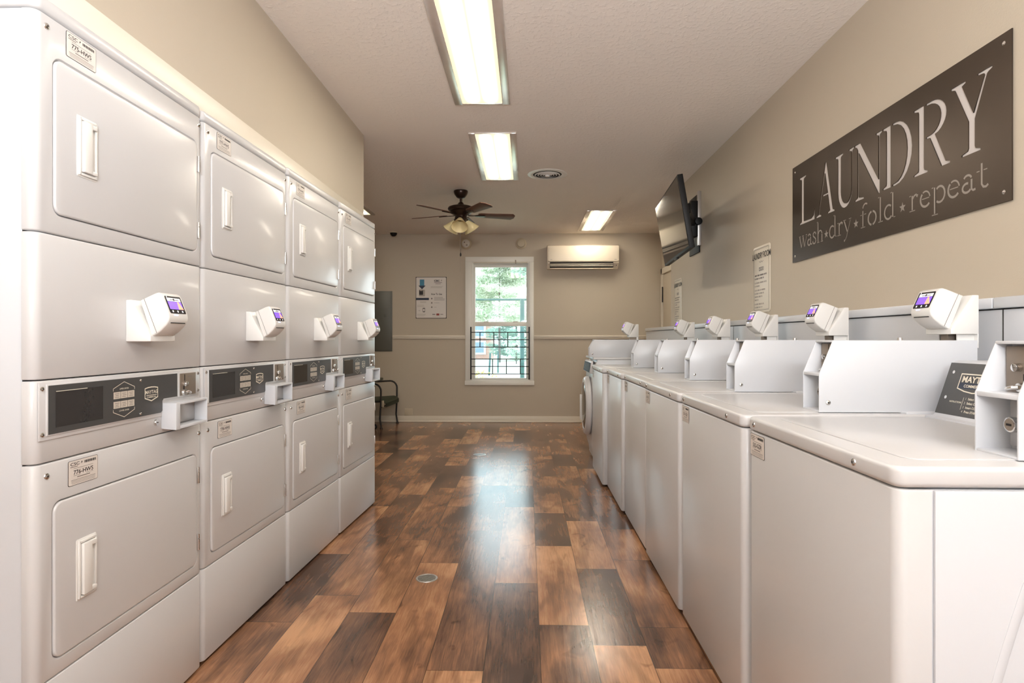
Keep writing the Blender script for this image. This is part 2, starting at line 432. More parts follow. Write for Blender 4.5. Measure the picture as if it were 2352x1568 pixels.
# floor: every plank a face set with its own tone
def build_floor():
    rng = random.Random(5)
    bm = bmesh.new(); uv = bm.loops.layers.uv.new('edge'); cl = bm.loops.layers.float_color.new('tone')
    w = 0.191; x00 = 0.047
    # joints seen in the photograph: column -> [(y of joint, tone of plank beyond it)], first tone is nearest
    L, D = 0.66, 0.2
    known = {
        -1: [(-2, .6), (1.2, .3), (2.75, .72), (4.0, .3), (4.58, .5), (5.33, .35)],
        -2: [(-2, .4), (0.9, .72), (2.02, .22), (3.50, .3), (4.58, .62), (5.33, .55), (5.9, .35)],
        -3: [(-2, .4), (1.5, .62), (2.99, .3), (4.0, .62), (4.89, .3), (5.6, .5)],
        -4: [(-2, .6), (1.3, .2), (2.44, .64), (3.33, .45), (4.5, .2), (5.3, .6)],
        -5: [(-2, .4), (1.2, .68), (2.6, .45), (3.4, .3), (4.3, .66), (5.0, .25)],
        -6: [(-2, .4), (1.2, .6), (2.35, .25), (3.1, .68), (4.0, .35), (4.9, .6)],
        0: [(-2, .5), (1.0, .22), (2.35, .74), (3.25, .2), (3.86, .58), (4.9, .4), (5.6, .6)],
        1: [(-2, .4), (1.1, .66), (2.20, .2), (2.93, .68), (3.7, .3), (4.6, .5), (5.3, .25)],
        2: [(-2, .5), (1.0, .3), (2.05, .7), (2.06, .7), (2.34, .42), (3.55, .68), (3.56, .68), (3.58, .3), (4.5, .5), (5.2, .3)],
        3: [(-2, .5), (1.3, .75), (2.05, .35), (2.9, .5), (4.1, .4)],
    }
    known[2] = [(-2, .5), (1.1, .7), (2.05, .38), (2.34, .45), (3.05, .66), (3.55, .3), (4.3, .55), (5.2, .3)]
    for k in range(-22, 10):
        xa = x00+k*w; xb = xa+w
        if xb < -4.1 or xa > 1.9: continue
        xa = max(xa, -4.1); xb = min(xb, 1.9)
        js = [q for q in known.get(k, [])]
        if not js: js = [(-2.1, rng.uniform(.2, .7))]; y = -2.1+rng.uniform(.2, .9)
        else: y = js[-1][0]+rng.uniform(.5, .9)
        while y < YB-0.1:
            pt = js[-1][1]; t = rng.uniform(.18, .4) if pt > .45 else rng.uniform(.5, .72)
            if rng.random() < .3: t = rng.uniform(.2, .7)
            js.append((y, t)); y += rng.choice((.45, .6, .75, .9, 1.05))
        js.append((YB+0.12, 0))
        for (ya, t), (yb, _) in zip(js, js[1:]):
            vs = [bm.verts.new(c) for c in ((xa, ya, 0), (xb, ya, 0), (xb, yb, 0), (xa, yb, 0))]
            r = rng.random()
            # a face fan so that 'distance to edge' interpolates correctly
            wm = min((xb-xa)/2, (yb-ya)/2); wx = (xb-xa)/2; wy = (yb-ya)/2
            ci = [bm.verts.new(c) for c in ((xa+wm, ya+wm, 0), (xb-wm, ya+wm, 0), (xb-wm, yb-wm, 0), (xa+wm, yb-wm, 0))]
            def dist(c):
                return (min(c.x-xa, xb-c.x), min(c.y-ya, yb-c.y))
            for i in range(4):
                j = (i+1) % 4
                q = [vs[i], vs[j], ci[j], ci[i]]
                if (ci[i].co-ci[j].co).length < 1e-6: q = [vs[i], vs[j], ci[j]]
                f = bm.faces.new(q)
                for lp in f.loops:
                    d = dist(lp.vert.co)
                    lp[uv].uv = (d[0], d[1]); lp[cl] = (t, r, 0, 1)
            if wx-wm > 1e-6 or wy-wm > 1e-6: pass
    bmesh.ops.recalc_face_normals(bm, faces=bm.faces[:])
    for f in bm.faces:
        if f.normal.z < 0: f.normal_flip()
    me = bpy.data.meshes.new('floor'); bm.to_mesh(me); bm.free(); me.materials.append(MATS['floor_vinyl'])
    o = bpy.data.objects.new('floor', me); col.objects.link(o); o['kind'] = 'structure'
build_floor()
b = MB(); b.box(-4.2, 2.0, -2.2, YB+0.14, ZC, ZC+0.1, 'ceiling_paint'); S('ceiling', b)
# back wall with the window opening
WX0, WX1, WZ0, WZ1 = -0.735, 0.040, 0.55, 2.13
b = MB()
b.box(-4.2, WX0, YB, YB+0.14, 0, ZC, 'wall_paint'); b.box(WX1, 2.0, YB, YB+0.14, 0, ZC, 'wall_paint')
b.box(WX0, WX1, YB, YB+0.14, 0, WZ0, 'wall_paint'); b.box(WX0, WX1, YB, YB+0.14, WZ1, ZC, 'wall_paint')
S('wall_back', b)
b = MB()
b.box(-1.24, -1.12, -2.1, 4.16, 1.955, ZC, 'wall_paint')      # bulkhead over the dryers
b.box(-2.0, -1.9, -2.1, 4.16, 0, ZC, 'wall_paint')
b.box(-1.9, -1.12, 4.10, 4.16, 0, 1.955, 'wall_paint'); b.box(-1.9, -1.24, 4.10, 4.16, 1.955, ZC, 'wall_paint')
S('wall_left', b)
b = MB(); b.box(XR, XR+0.12, -2.1, 6.0, 0, ZC, 'wall_paint'); b.box(XR+.12, 1.9, 5.9, 6.0, 0, ZC, 'wall_paint')
b.box(1.78, 1.9, 6.0, YB, 0, ZC, 'wall_paint'); S('wall_right', b)
b = MB(); b.box(-4.2, 1.9, -2.2, -2.1, 0, ZC, 'wall_paint'); S('wall_front', b)
b = MB(); b.box(-4.2, -4.1, 4.0, YB, 0, ZC, 'wall_paint'); b.box(-4.2, -2.0, 4.0, 4.1, 0, ZC, 'wall_paint'); S('wall_far_left', b)
# white board between the dryer tops and the bulkhead
b = MB(); b.box(-1.24, -1.112, 1.33, 4.12, 1.84, 1.955, 'white_trim', bev=.003); S('trim_1', b)
# chair rail
b = MB()
for xa, xb in ((-1.785, -0.818), (0.094, 1.78)):
    b.box(xa, xb, YB-0.018, YB, 1.106, 1.152, 'white_trim', bev=.004)
    b.box(xa, xb, YB-0.026, YB, 1.128, 1.146, 'white_trim', bev=.004)
S('trim_2', b)
b = MB()
for xa, xb in ((-4.1, 1.78),):
    b.box(xa, xb, YB-0.014, YB, 0.0, 0.082, 'white_trim', bev=.003)
    b.box(xa, xb, YB-0.026, YB, 0.0, 0.022, 'white_trim', bev=.006)
S('baseboard_back', b)
# low utility chase behind the washers, clad in white panels with a cap
b = MB()
ch0, ch1, chx0, chx1, chz = -1.2, 6.8, 1.365, 1.325, 1.185
def chx(y): return chx0+(chx1-chx0)*(y-1.5)/5.3
b.prism([(chx(ch0), ch0), (chx(ch1), ch1), (XR, ch1), (XR, ch0)], 'z', 0, chz, 'enamel_side')
y = ch0
b2 = MB()
for ya, yb in ((ch0, 1.80), (1.806, 4.2), (4.205, ch1)):
    b.prism([(chx(ya)-.012, ya), (chx(yb)-.012, yb), (XR, yb), (XR, ya)], 'z', chz+.004, chz+.036, 'enamel_side', bev=.004)
for ya in (1.776, 4.0): b.box(chx(ya)-.0012, chx(ya)+.01, ya, ya+.003, 0, chz, 'gap')
b2.bm.free()
S('trim_3', b)

# door in the recess of the right wall
b = MB(); b.box(1.765, 1.79, 7.15, 7.93, 0.0, 1.93, 'wall_paint', bev=.002); dr = S('door_1', b)
b = MB()
b.box(1.752, 1.782, 7.955, 8.03, 0, 2.02, 'white_trim', bev=.004); b.box(1.752, 1.782, 7.05, 7.125, 0, 2.02, 'white_trim', bev=.004)
b.box(1.752, 1.782, 7.05, 8.03, 1.945, 2.02, 'white_trim', bev=.004); b.build('door_frame', dr)
b = MB(); b.cyl((1.757, 7.945, 1.58), (1.757, 7.945, 1.78), .008, .008, 'iron', 10); b.build('hinge', dr)
b = MB(); b.tube([(1.762, 7.86, 1.10), (1.74, 7.85, 1.15), (1.735, 7.82, 1.20), (1.742, 7.76, 1.24)], .006, 'iron'); b.build('door_handle', dr)

# window
def build_window():
    b = MB(); Y0 = YB
    # casing
    for xa, xb, za, zb in ((-.815, WX0+.004, .553, WZ1-.006), (WX1-.004, .092, .553, WZ1-.006), (-.815, .092, WZ1-.006, 2.193)):
        b.box(xa, xb, Y0-.018, Y0+.002, za, zb, 'window_white', bev=.003)
    b.box(-.822, .099, Y0-.024, Y0, .494, .552, 'window_white', bev=.004)
    w = b.build('window_1', kind='structure')
    b = MB()
    for xa, xb in ((WX0-.002, WX0+.022), (WX1-.022, WX1+.002)): b.box(xa, xb, Y0+.001, Y0+.129, WZ0+.019, WZ1-.023, 'window_white')
    b.box(WX0, WX1, Y0, Y0+.13, WZ1-.022, WZ1, 'window_white'); b.box(WX0, WX1, Y0-.01, Y0+.13, WZ0, WZ0+.018, 'window_white')
    b.build('window_frame', w)
    def sash(x0, x1, z0, z1, y, fw, bot, top, pane):
        b = MB()
        b.box(x0, x0+fw, y, y+.03, z0, z1, 'window_white', bev=.003); b.box(x1-fw, x1, y, y+.03, z0, z1, 'window_white', bev=.003)
        b.box(x0+fw-.002, x1-fw+.002, y+.0008, y+.0292, z0+.0008, z0+bot, 'window_white', bev=.002); b.box(x0+fw-.002, x1-fw+.002, y+.0008, y+.0292, z1-top, z1-.0008, 'window_white', bev=.002)
        s_ = b.build('sash', w)
        b = MB(); b.box(x0+fw-.002, x1-fw+.002, y+.012, y+.016, z0+bot-.002, z1-top+.002, pane); b.build('pane', s_)
        return s_
    sash(WX0+.022, WX1-.022, 1.290, WZ1-.022, Y0+.075, .024, .045, .045, 'glass_clear')
    s2 = sash(WX0+.022, WX1-.022, WZ0+.018, 1.325, Y0+.035, .026, .018, .05, 'glass_screened')
    for x in (-.54, -.15):
        b = MB(); b.box(x-.035, x+.035, Y0+.03, Y0+.05, 1.325, 1.341, 'window_white', bev=.006); b.build('sash_lock', s2)
    b = MB(); b.cyl((WX0+.03, Y0-.012, 2.118), (WX1-.03, Y0-.012, 2.118), .008, .008, 'white_trim', 12)
    b.box(-.155, -.14, Y0-.022, Y0-.002, 2.10, 2.15, 'dull_steel'); b.build('curtain_rod', w)
build_window()

# ================================================================== EXTERIOR
b = MB()
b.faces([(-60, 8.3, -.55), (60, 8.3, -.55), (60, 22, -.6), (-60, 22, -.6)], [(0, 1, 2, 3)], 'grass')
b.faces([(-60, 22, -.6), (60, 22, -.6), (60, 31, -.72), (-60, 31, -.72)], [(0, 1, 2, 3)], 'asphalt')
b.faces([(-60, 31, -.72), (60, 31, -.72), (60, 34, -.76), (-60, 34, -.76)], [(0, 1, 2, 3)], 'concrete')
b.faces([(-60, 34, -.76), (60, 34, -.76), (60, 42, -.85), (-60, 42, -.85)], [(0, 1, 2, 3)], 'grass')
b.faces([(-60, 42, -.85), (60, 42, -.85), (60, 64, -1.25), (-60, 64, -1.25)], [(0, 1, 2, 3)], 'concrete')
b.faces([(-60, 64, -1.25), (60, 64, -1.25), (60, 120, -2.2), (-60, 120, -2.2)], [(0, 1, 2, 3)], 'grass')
S('ground_outside', b)
def building():
    b = MB(); b.box(-20, -5.1, 85, 95, -2, 3.7, 'brick')
    t = b.build('apartment_building', label='brick two-storey apartment building seen far outside the window', category='building')
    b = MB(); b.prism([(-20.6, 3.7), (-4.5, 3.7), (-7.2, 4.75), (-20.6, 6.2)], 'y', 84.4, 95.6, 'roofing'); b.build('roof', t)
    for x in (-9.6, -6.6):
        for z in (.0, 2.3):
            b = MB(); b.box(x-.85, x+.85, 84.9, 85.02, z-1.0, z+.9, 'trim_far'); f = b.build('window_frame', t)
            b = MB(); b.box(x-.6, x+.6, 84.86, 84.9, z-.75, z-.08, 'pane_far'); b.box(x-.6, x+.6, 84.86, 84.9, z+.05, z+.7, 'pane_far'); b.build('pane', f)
    return t
building()
def tree(name, label, cat, base, h, rad, trunk, m, n, leaf, seed, cone=True, z0=0.25, bend=0.0, group=None):
    rng = random.Random(seed)
    t = empty(name, base, label=label, category=cat)
    if group: t['group'] = group
    b = MB()
    b.cyl((0, 0, 0), (0, 0, h*.5), trunk, trunk*.7, 'bark', 10); b.cyl((0, 0, h*.5), (0, 0, h*.96), trunk*.7, trunk*.15, 'bark', 8)
    br = []
    for i in range(60):
        zz = h*(z0+(1-z0)*rng.random()**1.1); a = rng.random()*2*PI
        k = (1-(zz/h-z0)/(1-z0)) if cone else math.sin(PI*min(.98, max(.1, (zz/h-z0)/(1-z0)))) ** .5
        L = rad*(.25+.75*k)*rng.uniform(.6, 1)
        e = Vector((math.cos(a)*L, math.sin(a)*L, zz+L*rng.uniform(-.05, .3)))
        s0 = Vector((0, 0, zz)); br.append((s0, e))
        b.tube([s0, (s0+e)/2+Vector((0, 0, .04*h*rng.random())), e], trunk*.09, 'bark', 4)
    b.build('trunk', t)
    vs = []; fs = []
    for i in range(n):
        s0, e = rng.choice(br); u = rng.uniform(.25, 1.05)
        c = s0.lerp(e, u)+Vector((rng.gauss(0, 1), rng.gauss(0, 1), rng.gauss(0, .5)))*rad*.06
        ax = Vector((rng.gauss(0, 1), rng.gauss(0, 1), rng.gauss(0, .6))).normalized(); bx = ax.orthogonal().normalized()
        bx = Matrix.Rotation(rng.random()*6.28, 3, ax) @ bx
        l = leaf*rng.uniform(.6, 1.4); k = len(vs)
        vs += [c-ax*l, c+bx*l*.22, c+ax*l, c-bx*l*.22]; fs.append((k, k+1, k+2, k+3))
    b = MB(); b.faces(vs, fs, m); b.build('crown', t)
    return t
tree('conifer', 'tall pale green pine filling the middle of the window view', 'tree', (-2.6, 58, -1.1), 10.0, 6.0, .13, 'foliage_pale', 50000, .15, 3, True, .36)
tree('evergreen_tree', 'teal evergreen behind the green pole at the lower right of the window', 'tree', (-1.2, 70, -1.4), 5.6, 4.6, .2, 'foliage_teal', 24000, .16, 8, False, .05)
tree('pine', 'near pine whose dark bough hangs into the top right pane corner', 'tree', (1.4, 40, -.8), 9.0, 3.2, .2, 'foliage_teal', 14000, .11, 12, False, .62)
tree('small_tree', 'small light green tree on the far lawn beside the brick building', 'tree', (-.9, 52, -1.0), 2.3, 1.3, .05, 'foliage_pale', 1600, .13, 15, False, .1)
tree('golden_bush', 'golden-leaved bush just outside below the window', 'shrub', (-1.05, 10.6, -.55), 1.14, .62, .02, 'foliage_gold', 2600, .035, 21, False, .1)
# green playground frame: post, top rail, A-frame legs
b = MB()
b.cyl((-.12, 16, -.6), (-.12, 16, 2.15), .058, .058, 'pole_green', 14)
b.build('green_post', label='thick green metal post standing on the lawn outside the window', category='post')
b = MB()
b.cyl((-4, 17.2, 2.22), (2.6, 17.2, 2.22), .03, .03, 'pole_green', 10)
sw = b.build('swing_frame', label='green swing frame with a long top rail outside the window', category='swing frame')
for x, dx in ((-4, -.5), (-4, .5), (2.6, -.5), (2.6, .5)):
    b = MB(); b.cyl((x, 17.2, 2.22), (x+dx*.2, 17.2+dx*1.6, -.6), .03, .03, 'pole_green', 8); b.build('leg', sw)
b = MB(); b.cyl((-1.86, 30, -.68), (-1.80, 30, .42), .045, .045, 'pole_green', 8); b.build('short_post', label='left one of two short green posts by the street outside', category='post', group='short green posts by the street')
b = MB(); b.cyl((-1.56, 33, -.72), (-1.56, 33, .45), .04, .04, 'pole_green', 8); b.build('short_post', label='right one of two short green posts by the street outside', category='post', group='short green posts by the street')

# ================================================================== MACHINES
def shell(mb, W, z0, z1, r, depth, m, holes=(), bev=.003, gap=.0012, back=True):
    """bent sheet-metal front: rounded vertical corners wrapping back along both sides; x is outward"""
    n = 6
    def outline(off):
        rr = max(r-off, .001); w0 = gap+off; w1 = W-gap-off; f = -off
        pts = [(-depth, w0)]
        for i in range(n+1):
            a = R(270+90*i/n); pts.append((f-rr+rr*math.cos(a), w0+rr+rr*math.sin(a)))
        for i in range(n+1):
            a = R(0+90*i/n); pts.append((f-rr+rr*math.cos(a), w1-rr+rr*math.sin(a)))
        pts.append((-depth, w1)); return pts
    levels = [(z0, bev), (z0+bev*.4, bev*.35), (z0+bev, 0), (z1-bev, 0), (z1-bev*.4, bev*.35), (z1, bev)]
    t = bmesh.new(); rings = []
    for z, off in levels: rings.append([t.verts.new((x, y, z)) for x, y in outline(off)])
    N = len(rings[0]); fi = n+1   # segment index of the flat front
    for li in range(5):
        for i in range(N-1):
            if li == 2 and i == fi and holes: continue
            t.faces.new((rings[li][i], rings[li][i+1], rings[li+1][i+1], rings[li+1][i]))
    t.faces.new(rings[0]); t.faces.new(rings[-1][::-1])
    if back:
        for li in range(5): t.faces.new((rings[li][-1], rings[li][0], rings[li+1][0], rings[li+1][-1]))
    if holes:
        A, Bv, Cv, Dv = rings[2][fi], rings[2][fi+1], rings[3][fi+1], rings[3][fi]
        es = []
        def edge(a, b_):
            e = t.edges.get((a, b_)) or t.edges.new((a, b_)); es.append(e)
        edge(A, Bv); edge(Bv, Cv); edge(Cv, Dv); edge(Dv, A)
        hr = []
        for (ya, yb, za, zb, hrad, hd) in holes:
            ring = [t.verts.new((0, y, z)) for y, z in rrect(ya, yb, za, zb, hrad)]
            for i in range(len(ring)): edge(ring[i], ring[(i+1) % len(ring)])
            hr.append((ring, hd))
        bmesh.ops.triangle_fill(t, use_beauty=True, use_dissolve=False, edges=es)
        for ring, hd in hr:
            c = sum((v.co for v in ring), Vector())/len(ring)
            r1 = [t.verts.new(Vector((-.0015, v.co.y+(c.y-v.co.y)*0, v.co.z))) for v in ring]
            mid = [t.verts.new((-.004, c.y+(v.co.y-c.y)*(1-.003/abs(.3)), c.z+(v.co.z-c.z)*(1-.003/.18))) for v in ring]
            bk = [t.verts.new((-hd, m_.co.y, m_.co.z)) for m_ in mid]
            K = len(ring)
            for i in range(K):
                j = (i+1) % K
                t.faces.new((ring[i], ring[j], mid[j], mid[i])); t.faces.new((mid[i], mid[j], bk[j], bk[i]))
            t.faces.new(bk)
            for v in r1: t.verts.remove(v)
    bmesh.ops.recalc_face_normals(t, faces=t.faces[:])
    mb.add(t, m)

def screw(parent, x, y, z, r=.006, ax='x', sgn=1):
    b = MB()
    d = Vector((sgn, 0, 0)) if ax == 'x' else Vector((0, sgn, 0))
    c = Vector((x, y, z))
    q = Vector((0, 0, 1)).rotation_difference(d).to_matrix().to_4x4()
    b.lathe([(0, .0035), (r*.55, .0030), (r*.9, .0018), (r, 0)], 'chrome', Matrix.Translation(c) @ q, n=14)
    b.lathe([(0, .0037), (r*.3, .0037), (r*.3, .0030)], 'gap', Matrix.Translation(c) @ q, n=6)
    return b.build('screw', parent)

def sticker(parent, o, r, u, text):
    """machine number label, 72 x 56 mm"""
    b = MB(); w, h = .076, .060
    a = Art(b, o, r, u, .0004); a.kx = 1.29
    a.poly(rrect(0, w, 0, h, .004), 'ink', 0)
    a.poly(rrect(.0009, w-.0009, .0009, h-.0009, .0035), 'sticker', 1)
    a.text('CSC', .005, h-.0125, .0075, 'ink', bold=.010, sx=1.2)
    a.poly([(.0325, h-.012), (.0355, h-.0075), (.034, h-.0055), (.0325, h-.0075)], 'ink', 2)
    a.rect(.005, h-.0165, .024, h-.0148, 'ink_grey', 2)
    x = w-.036
    for k in range(14): a.rect(x+k*.0022, h-.0125, x+k*.0022+(.0015 if k % 3 else .0010), h-.006, 'ink', 2)
    a.rect(x, h-.0088, x+.03, h-.0082, 'ink', 3)
    a.rect(.013, h-.0205, w-.013, h-.0196, 'ink_grey', 2)
    a.text(text, w/2, h-.0345, .0105, 'ink', 'CENTER', bold=.014, sx=.86)
    a.rect(.013, h-.0375, .030, h-.0366, 'ink_grey', 2); a.rect(.045, h-.0375, w-.013, h-.0366, 'ink_grey', 2)
    a.rect(.022, h-.0425, .055, h-.0405, 'ink_grey', 2)
    for k in range(4): a.rect(.007+.0005*k, h-.0475-k*.0028, w-.007-.0005*k, h-.0468-k*.0028, 'ink_grey' if k else 'ink', 2)
    return b.build('number_label', parent)

def maytag(a, x, y, w, m='cream_ink', two=True):
    """shield badge, centre x,y, width w"""
    h = w*.62
    pts = [(x-w/2, y-h*.30), (x-w/2, y+h*.46), (x-w*.25, y+h*.53), (x, y+h*.55), (x+w*.25, y+h*.53), (x+w/2, y+h*.46), (x+w/2, y-h*.30), (x, y-h*.55)]
    a.line(pts, w*.05, m, 2, closed=True)
    a.text('MAYTAG', x, y+h*.03, w*.17, m, 'CENTER', bold=.018, l=3, sx=1.02)
    a.rect(x-w*.40, y-h*.12, x+w*.40, y-h*.07, m, 3)
    a.text('COMMERCIAL', x, y-h*.30, w*.075, m, 'CENTER', bold=.02, l=3, sx=1.15)

# ---- card reader: u (= x) outward from the plate it is fixed to, z up from the mount's foot, width along y
def make_reader():
    mount_w, head_w = .112, .094
    t = MB()
    t.prism([(0, 0), (.080, 0), (.080, .015), (.018, .113), (0, .113)], 'y', 0, mount_w, 'white_plastic', bev=.0025, only_caps=False)
    root = t.build('card_reader')
    y0 = (mount_w-head_w)/2
    hd = [(.037, .112), (.062, .122), (.086, .1315), (.096, .134), (.104, .131), (.108, .126), (.130, .078), (.1325, .066), (.130, .055), (.122, .044), (.104, .028), (.084, .016), (.074, .016)]
    t = MB(); t.prism(hd, 'y', y0, y0+head_w, 'white_plastic', bev=.0055, seg=3, only_caps=True)
    # groove between head and collar
    h = t.build('reader_head', root)
    for yy in (y0-.0004, y0+head_w+.0004):
        t = MB(); A, Bp = Vector((.052, 0, .1165)), Vector((.093, 0, .0235))
        t.tube([(A.x, yy, A.z), (Bp.x, yy, Bp.z)], .0007, 'ink_grey', 6); t.build('seam', h)
    # touch screen lies on the slanted upper face
    p0 = Vector((.1305, y0+head_w*.10, .0775)); p1 = Vector((.1085, y0+head_w*.10, .1255))
    up = (p1-p0).normalized(); L = (p1-p0).length
    t = MB(); a = Art(t, p0, (0, 1, 0), up, .0002); w = head_w*.80
    a.poly(rrect(0, w, 0, L, .004), 'screen_dark', 1)
    a.rect(w*.08, L*.70, w*.92, L*.90, 'screen_white', 2); a.rect(w*.25, L*.77, w*.44, L*.80, 'ink', 3); a.rect(w*.56, L*.77, w*.78, L*.80, 'ink', 3)
    a.disc(w*.5, L*.80, w*.05, 'ink', 3)
    a.rect(w*.08, L*.24, w*.92, L*.68, 'screen_purple', 2)
    a.poly([(w*.62, L*.24), (w*.92, L*.24), (w*.92, L*.30), (w*.74, L*.68), (w*.66, L*.68)], 'screen_orange', 3)
    for q in (.2, .5, .8): a.disc(w*q, L*.12, w*.045, 'screen_white', 2, 10)
    a.disc(w*.12, L*.955, w*.03, 'screen_white', 2, 8)
    t.build('touch_screen', root)
    t = MB(); t.box(.1295, .1318, y0+.026, y0+.044, .0715, .0745, 'led_blue', bev=.0008)
    t.build('status_light', root)
    t = MB(); t.box(.1225, .1300, y0+.014, y0+head_w-.014, .0500, .0525, 'gap'); t.build('card_slot', root)
    return root
READER = make_reader()

# ---- steel coin mechanism plate (in y,z on plane x), 42 x 84 mm
def coin_plate(parent, x, y0, z0, w, h):
    b = MB(); b.box(x-.003, x, y0, y0+w, z0, z0+h, 'dull_steel', bev=.0006)
    p = b.build('coin_slot_plate', parent)
    b = MB(); b.box(x-.001, x+.0006, y0+w*.26, y0+w*.30, z0+h*.66, z0+h*.95, 'gap')
    b.build('coin_slot', p); b = MB(); b.box(x-.001, x+.0006, y0+w*.20, y0+w*.27, z0+h*.16, z0+h*.42, 'gap'); b.build('lever_slot', p); b = MB()
    b.box(x-.001, x+.0005, y0+w*.5, y0+w*.72, z0+h*.82, z0+h*.86, 'ink_grey')
    b.build('engraving', p)
    b = MB(); b.cyl((x, y0+w*.26, z0+h*.52), (x+.010, y0+w*.26, z0+h*.52), w*.10, w*.085, 'chrome', 14, bev=.001); b.build('coin_return_button', p)
    b = MB(); b.cyl((x, y0+w*.24, z0+h*.14), (x+.006, y0+w*.24, z0+h*.14), w*.13, w*.11, 'chrome', 14)
    b.tube([(x+.006, y0+w*.24, z0+h*.14), (x+.010, y0+w*.30, z0+h*.17), (x+.008, y0+w*.50, z0+h*.10)], w*.05, 'chrome', 6); b.build('coin_lever', p)
    return p

# ---- stacked dryer
W = .680
DOOR_U = (.050, .652, 1.384, 1.752); DOOR_L = (.048, .650, .358, .728)
def dryer_door(parent, ya, yb, za, zb):
    g = .0048
    b = MB(); b.prism(rrect(ya+g, yb-g, za+g, zb-g, .024, 7), 'x', -.014, .003, 'enamel', bev=.0045, seg=3, only_caps=True)
    d = b.build('door', parent)
    # recessed pull near the free edge
    hy0, hy1 = ya+.070, ya+.137; hz0, hz1 = (za+zb)/2-.074, (za+zb)/2+.074
    if za > 1: hz0 += 0.0; hz1 += 0.0
    b = MB()
    b.prism(rrect(hy0, hy1, hz0, hz1, .004, 3), 'x', .0020, .0042, 'white_plastic', bev=.001)
    b.box(.004, .0085, hy0+.004, hy0+.010, hz0+.004, hz1-.004, 'white_plastic', bev=.0015)
    b.box(.004, .0085, hy1-.009, hy1-.003, hz0+.004, hz1-.004, 'white_plastic', bev=.0015)
    b.box(.004, .0085, hy0+.005, hy1-.004, hz0+.004, hz0+.010, 'white_plastic', bev=.0015)
    b.box(.004, .0085, hy0+.005, hy1-.004, hz1-.010, hz1-.004, 'white_plastic', bev=.0015)
    b.box(.004, .0150, hy0+.012, hy0+.040, hz0+.012, hz1-.012, 'white_plastic', bev=.0025)
    b.box(.004, .0135, hy0+.038, hy1-.009, hz1-.024, hz1-.012, 'white_plastic', bev=.002)
    b.box(.004, .0135, hy0+.038, hy1-.009, hz0+.012, hz0+.022, 'white_plastic', bev=.002)
    b.build('door_handle', d)
    for zz in (za+.075, zb-.075):
        b = MB(); b.box(-.004, .0048, yb-.004, yb+.0055, zz-.026, zz+.026, 'steel', bev=.001)
        b.cyl((.0045, yb+.001, zz-.026), (.0045, yb+.001, zz+.010), .0032, .0032, 'chrome', 10)
        b.cyl((.0045, yb+.001, zz+.012), (.0045, yb+.001, zz+.026), .0032, .0032, 'chrome', 10); b.build('hinge', d)
    return d
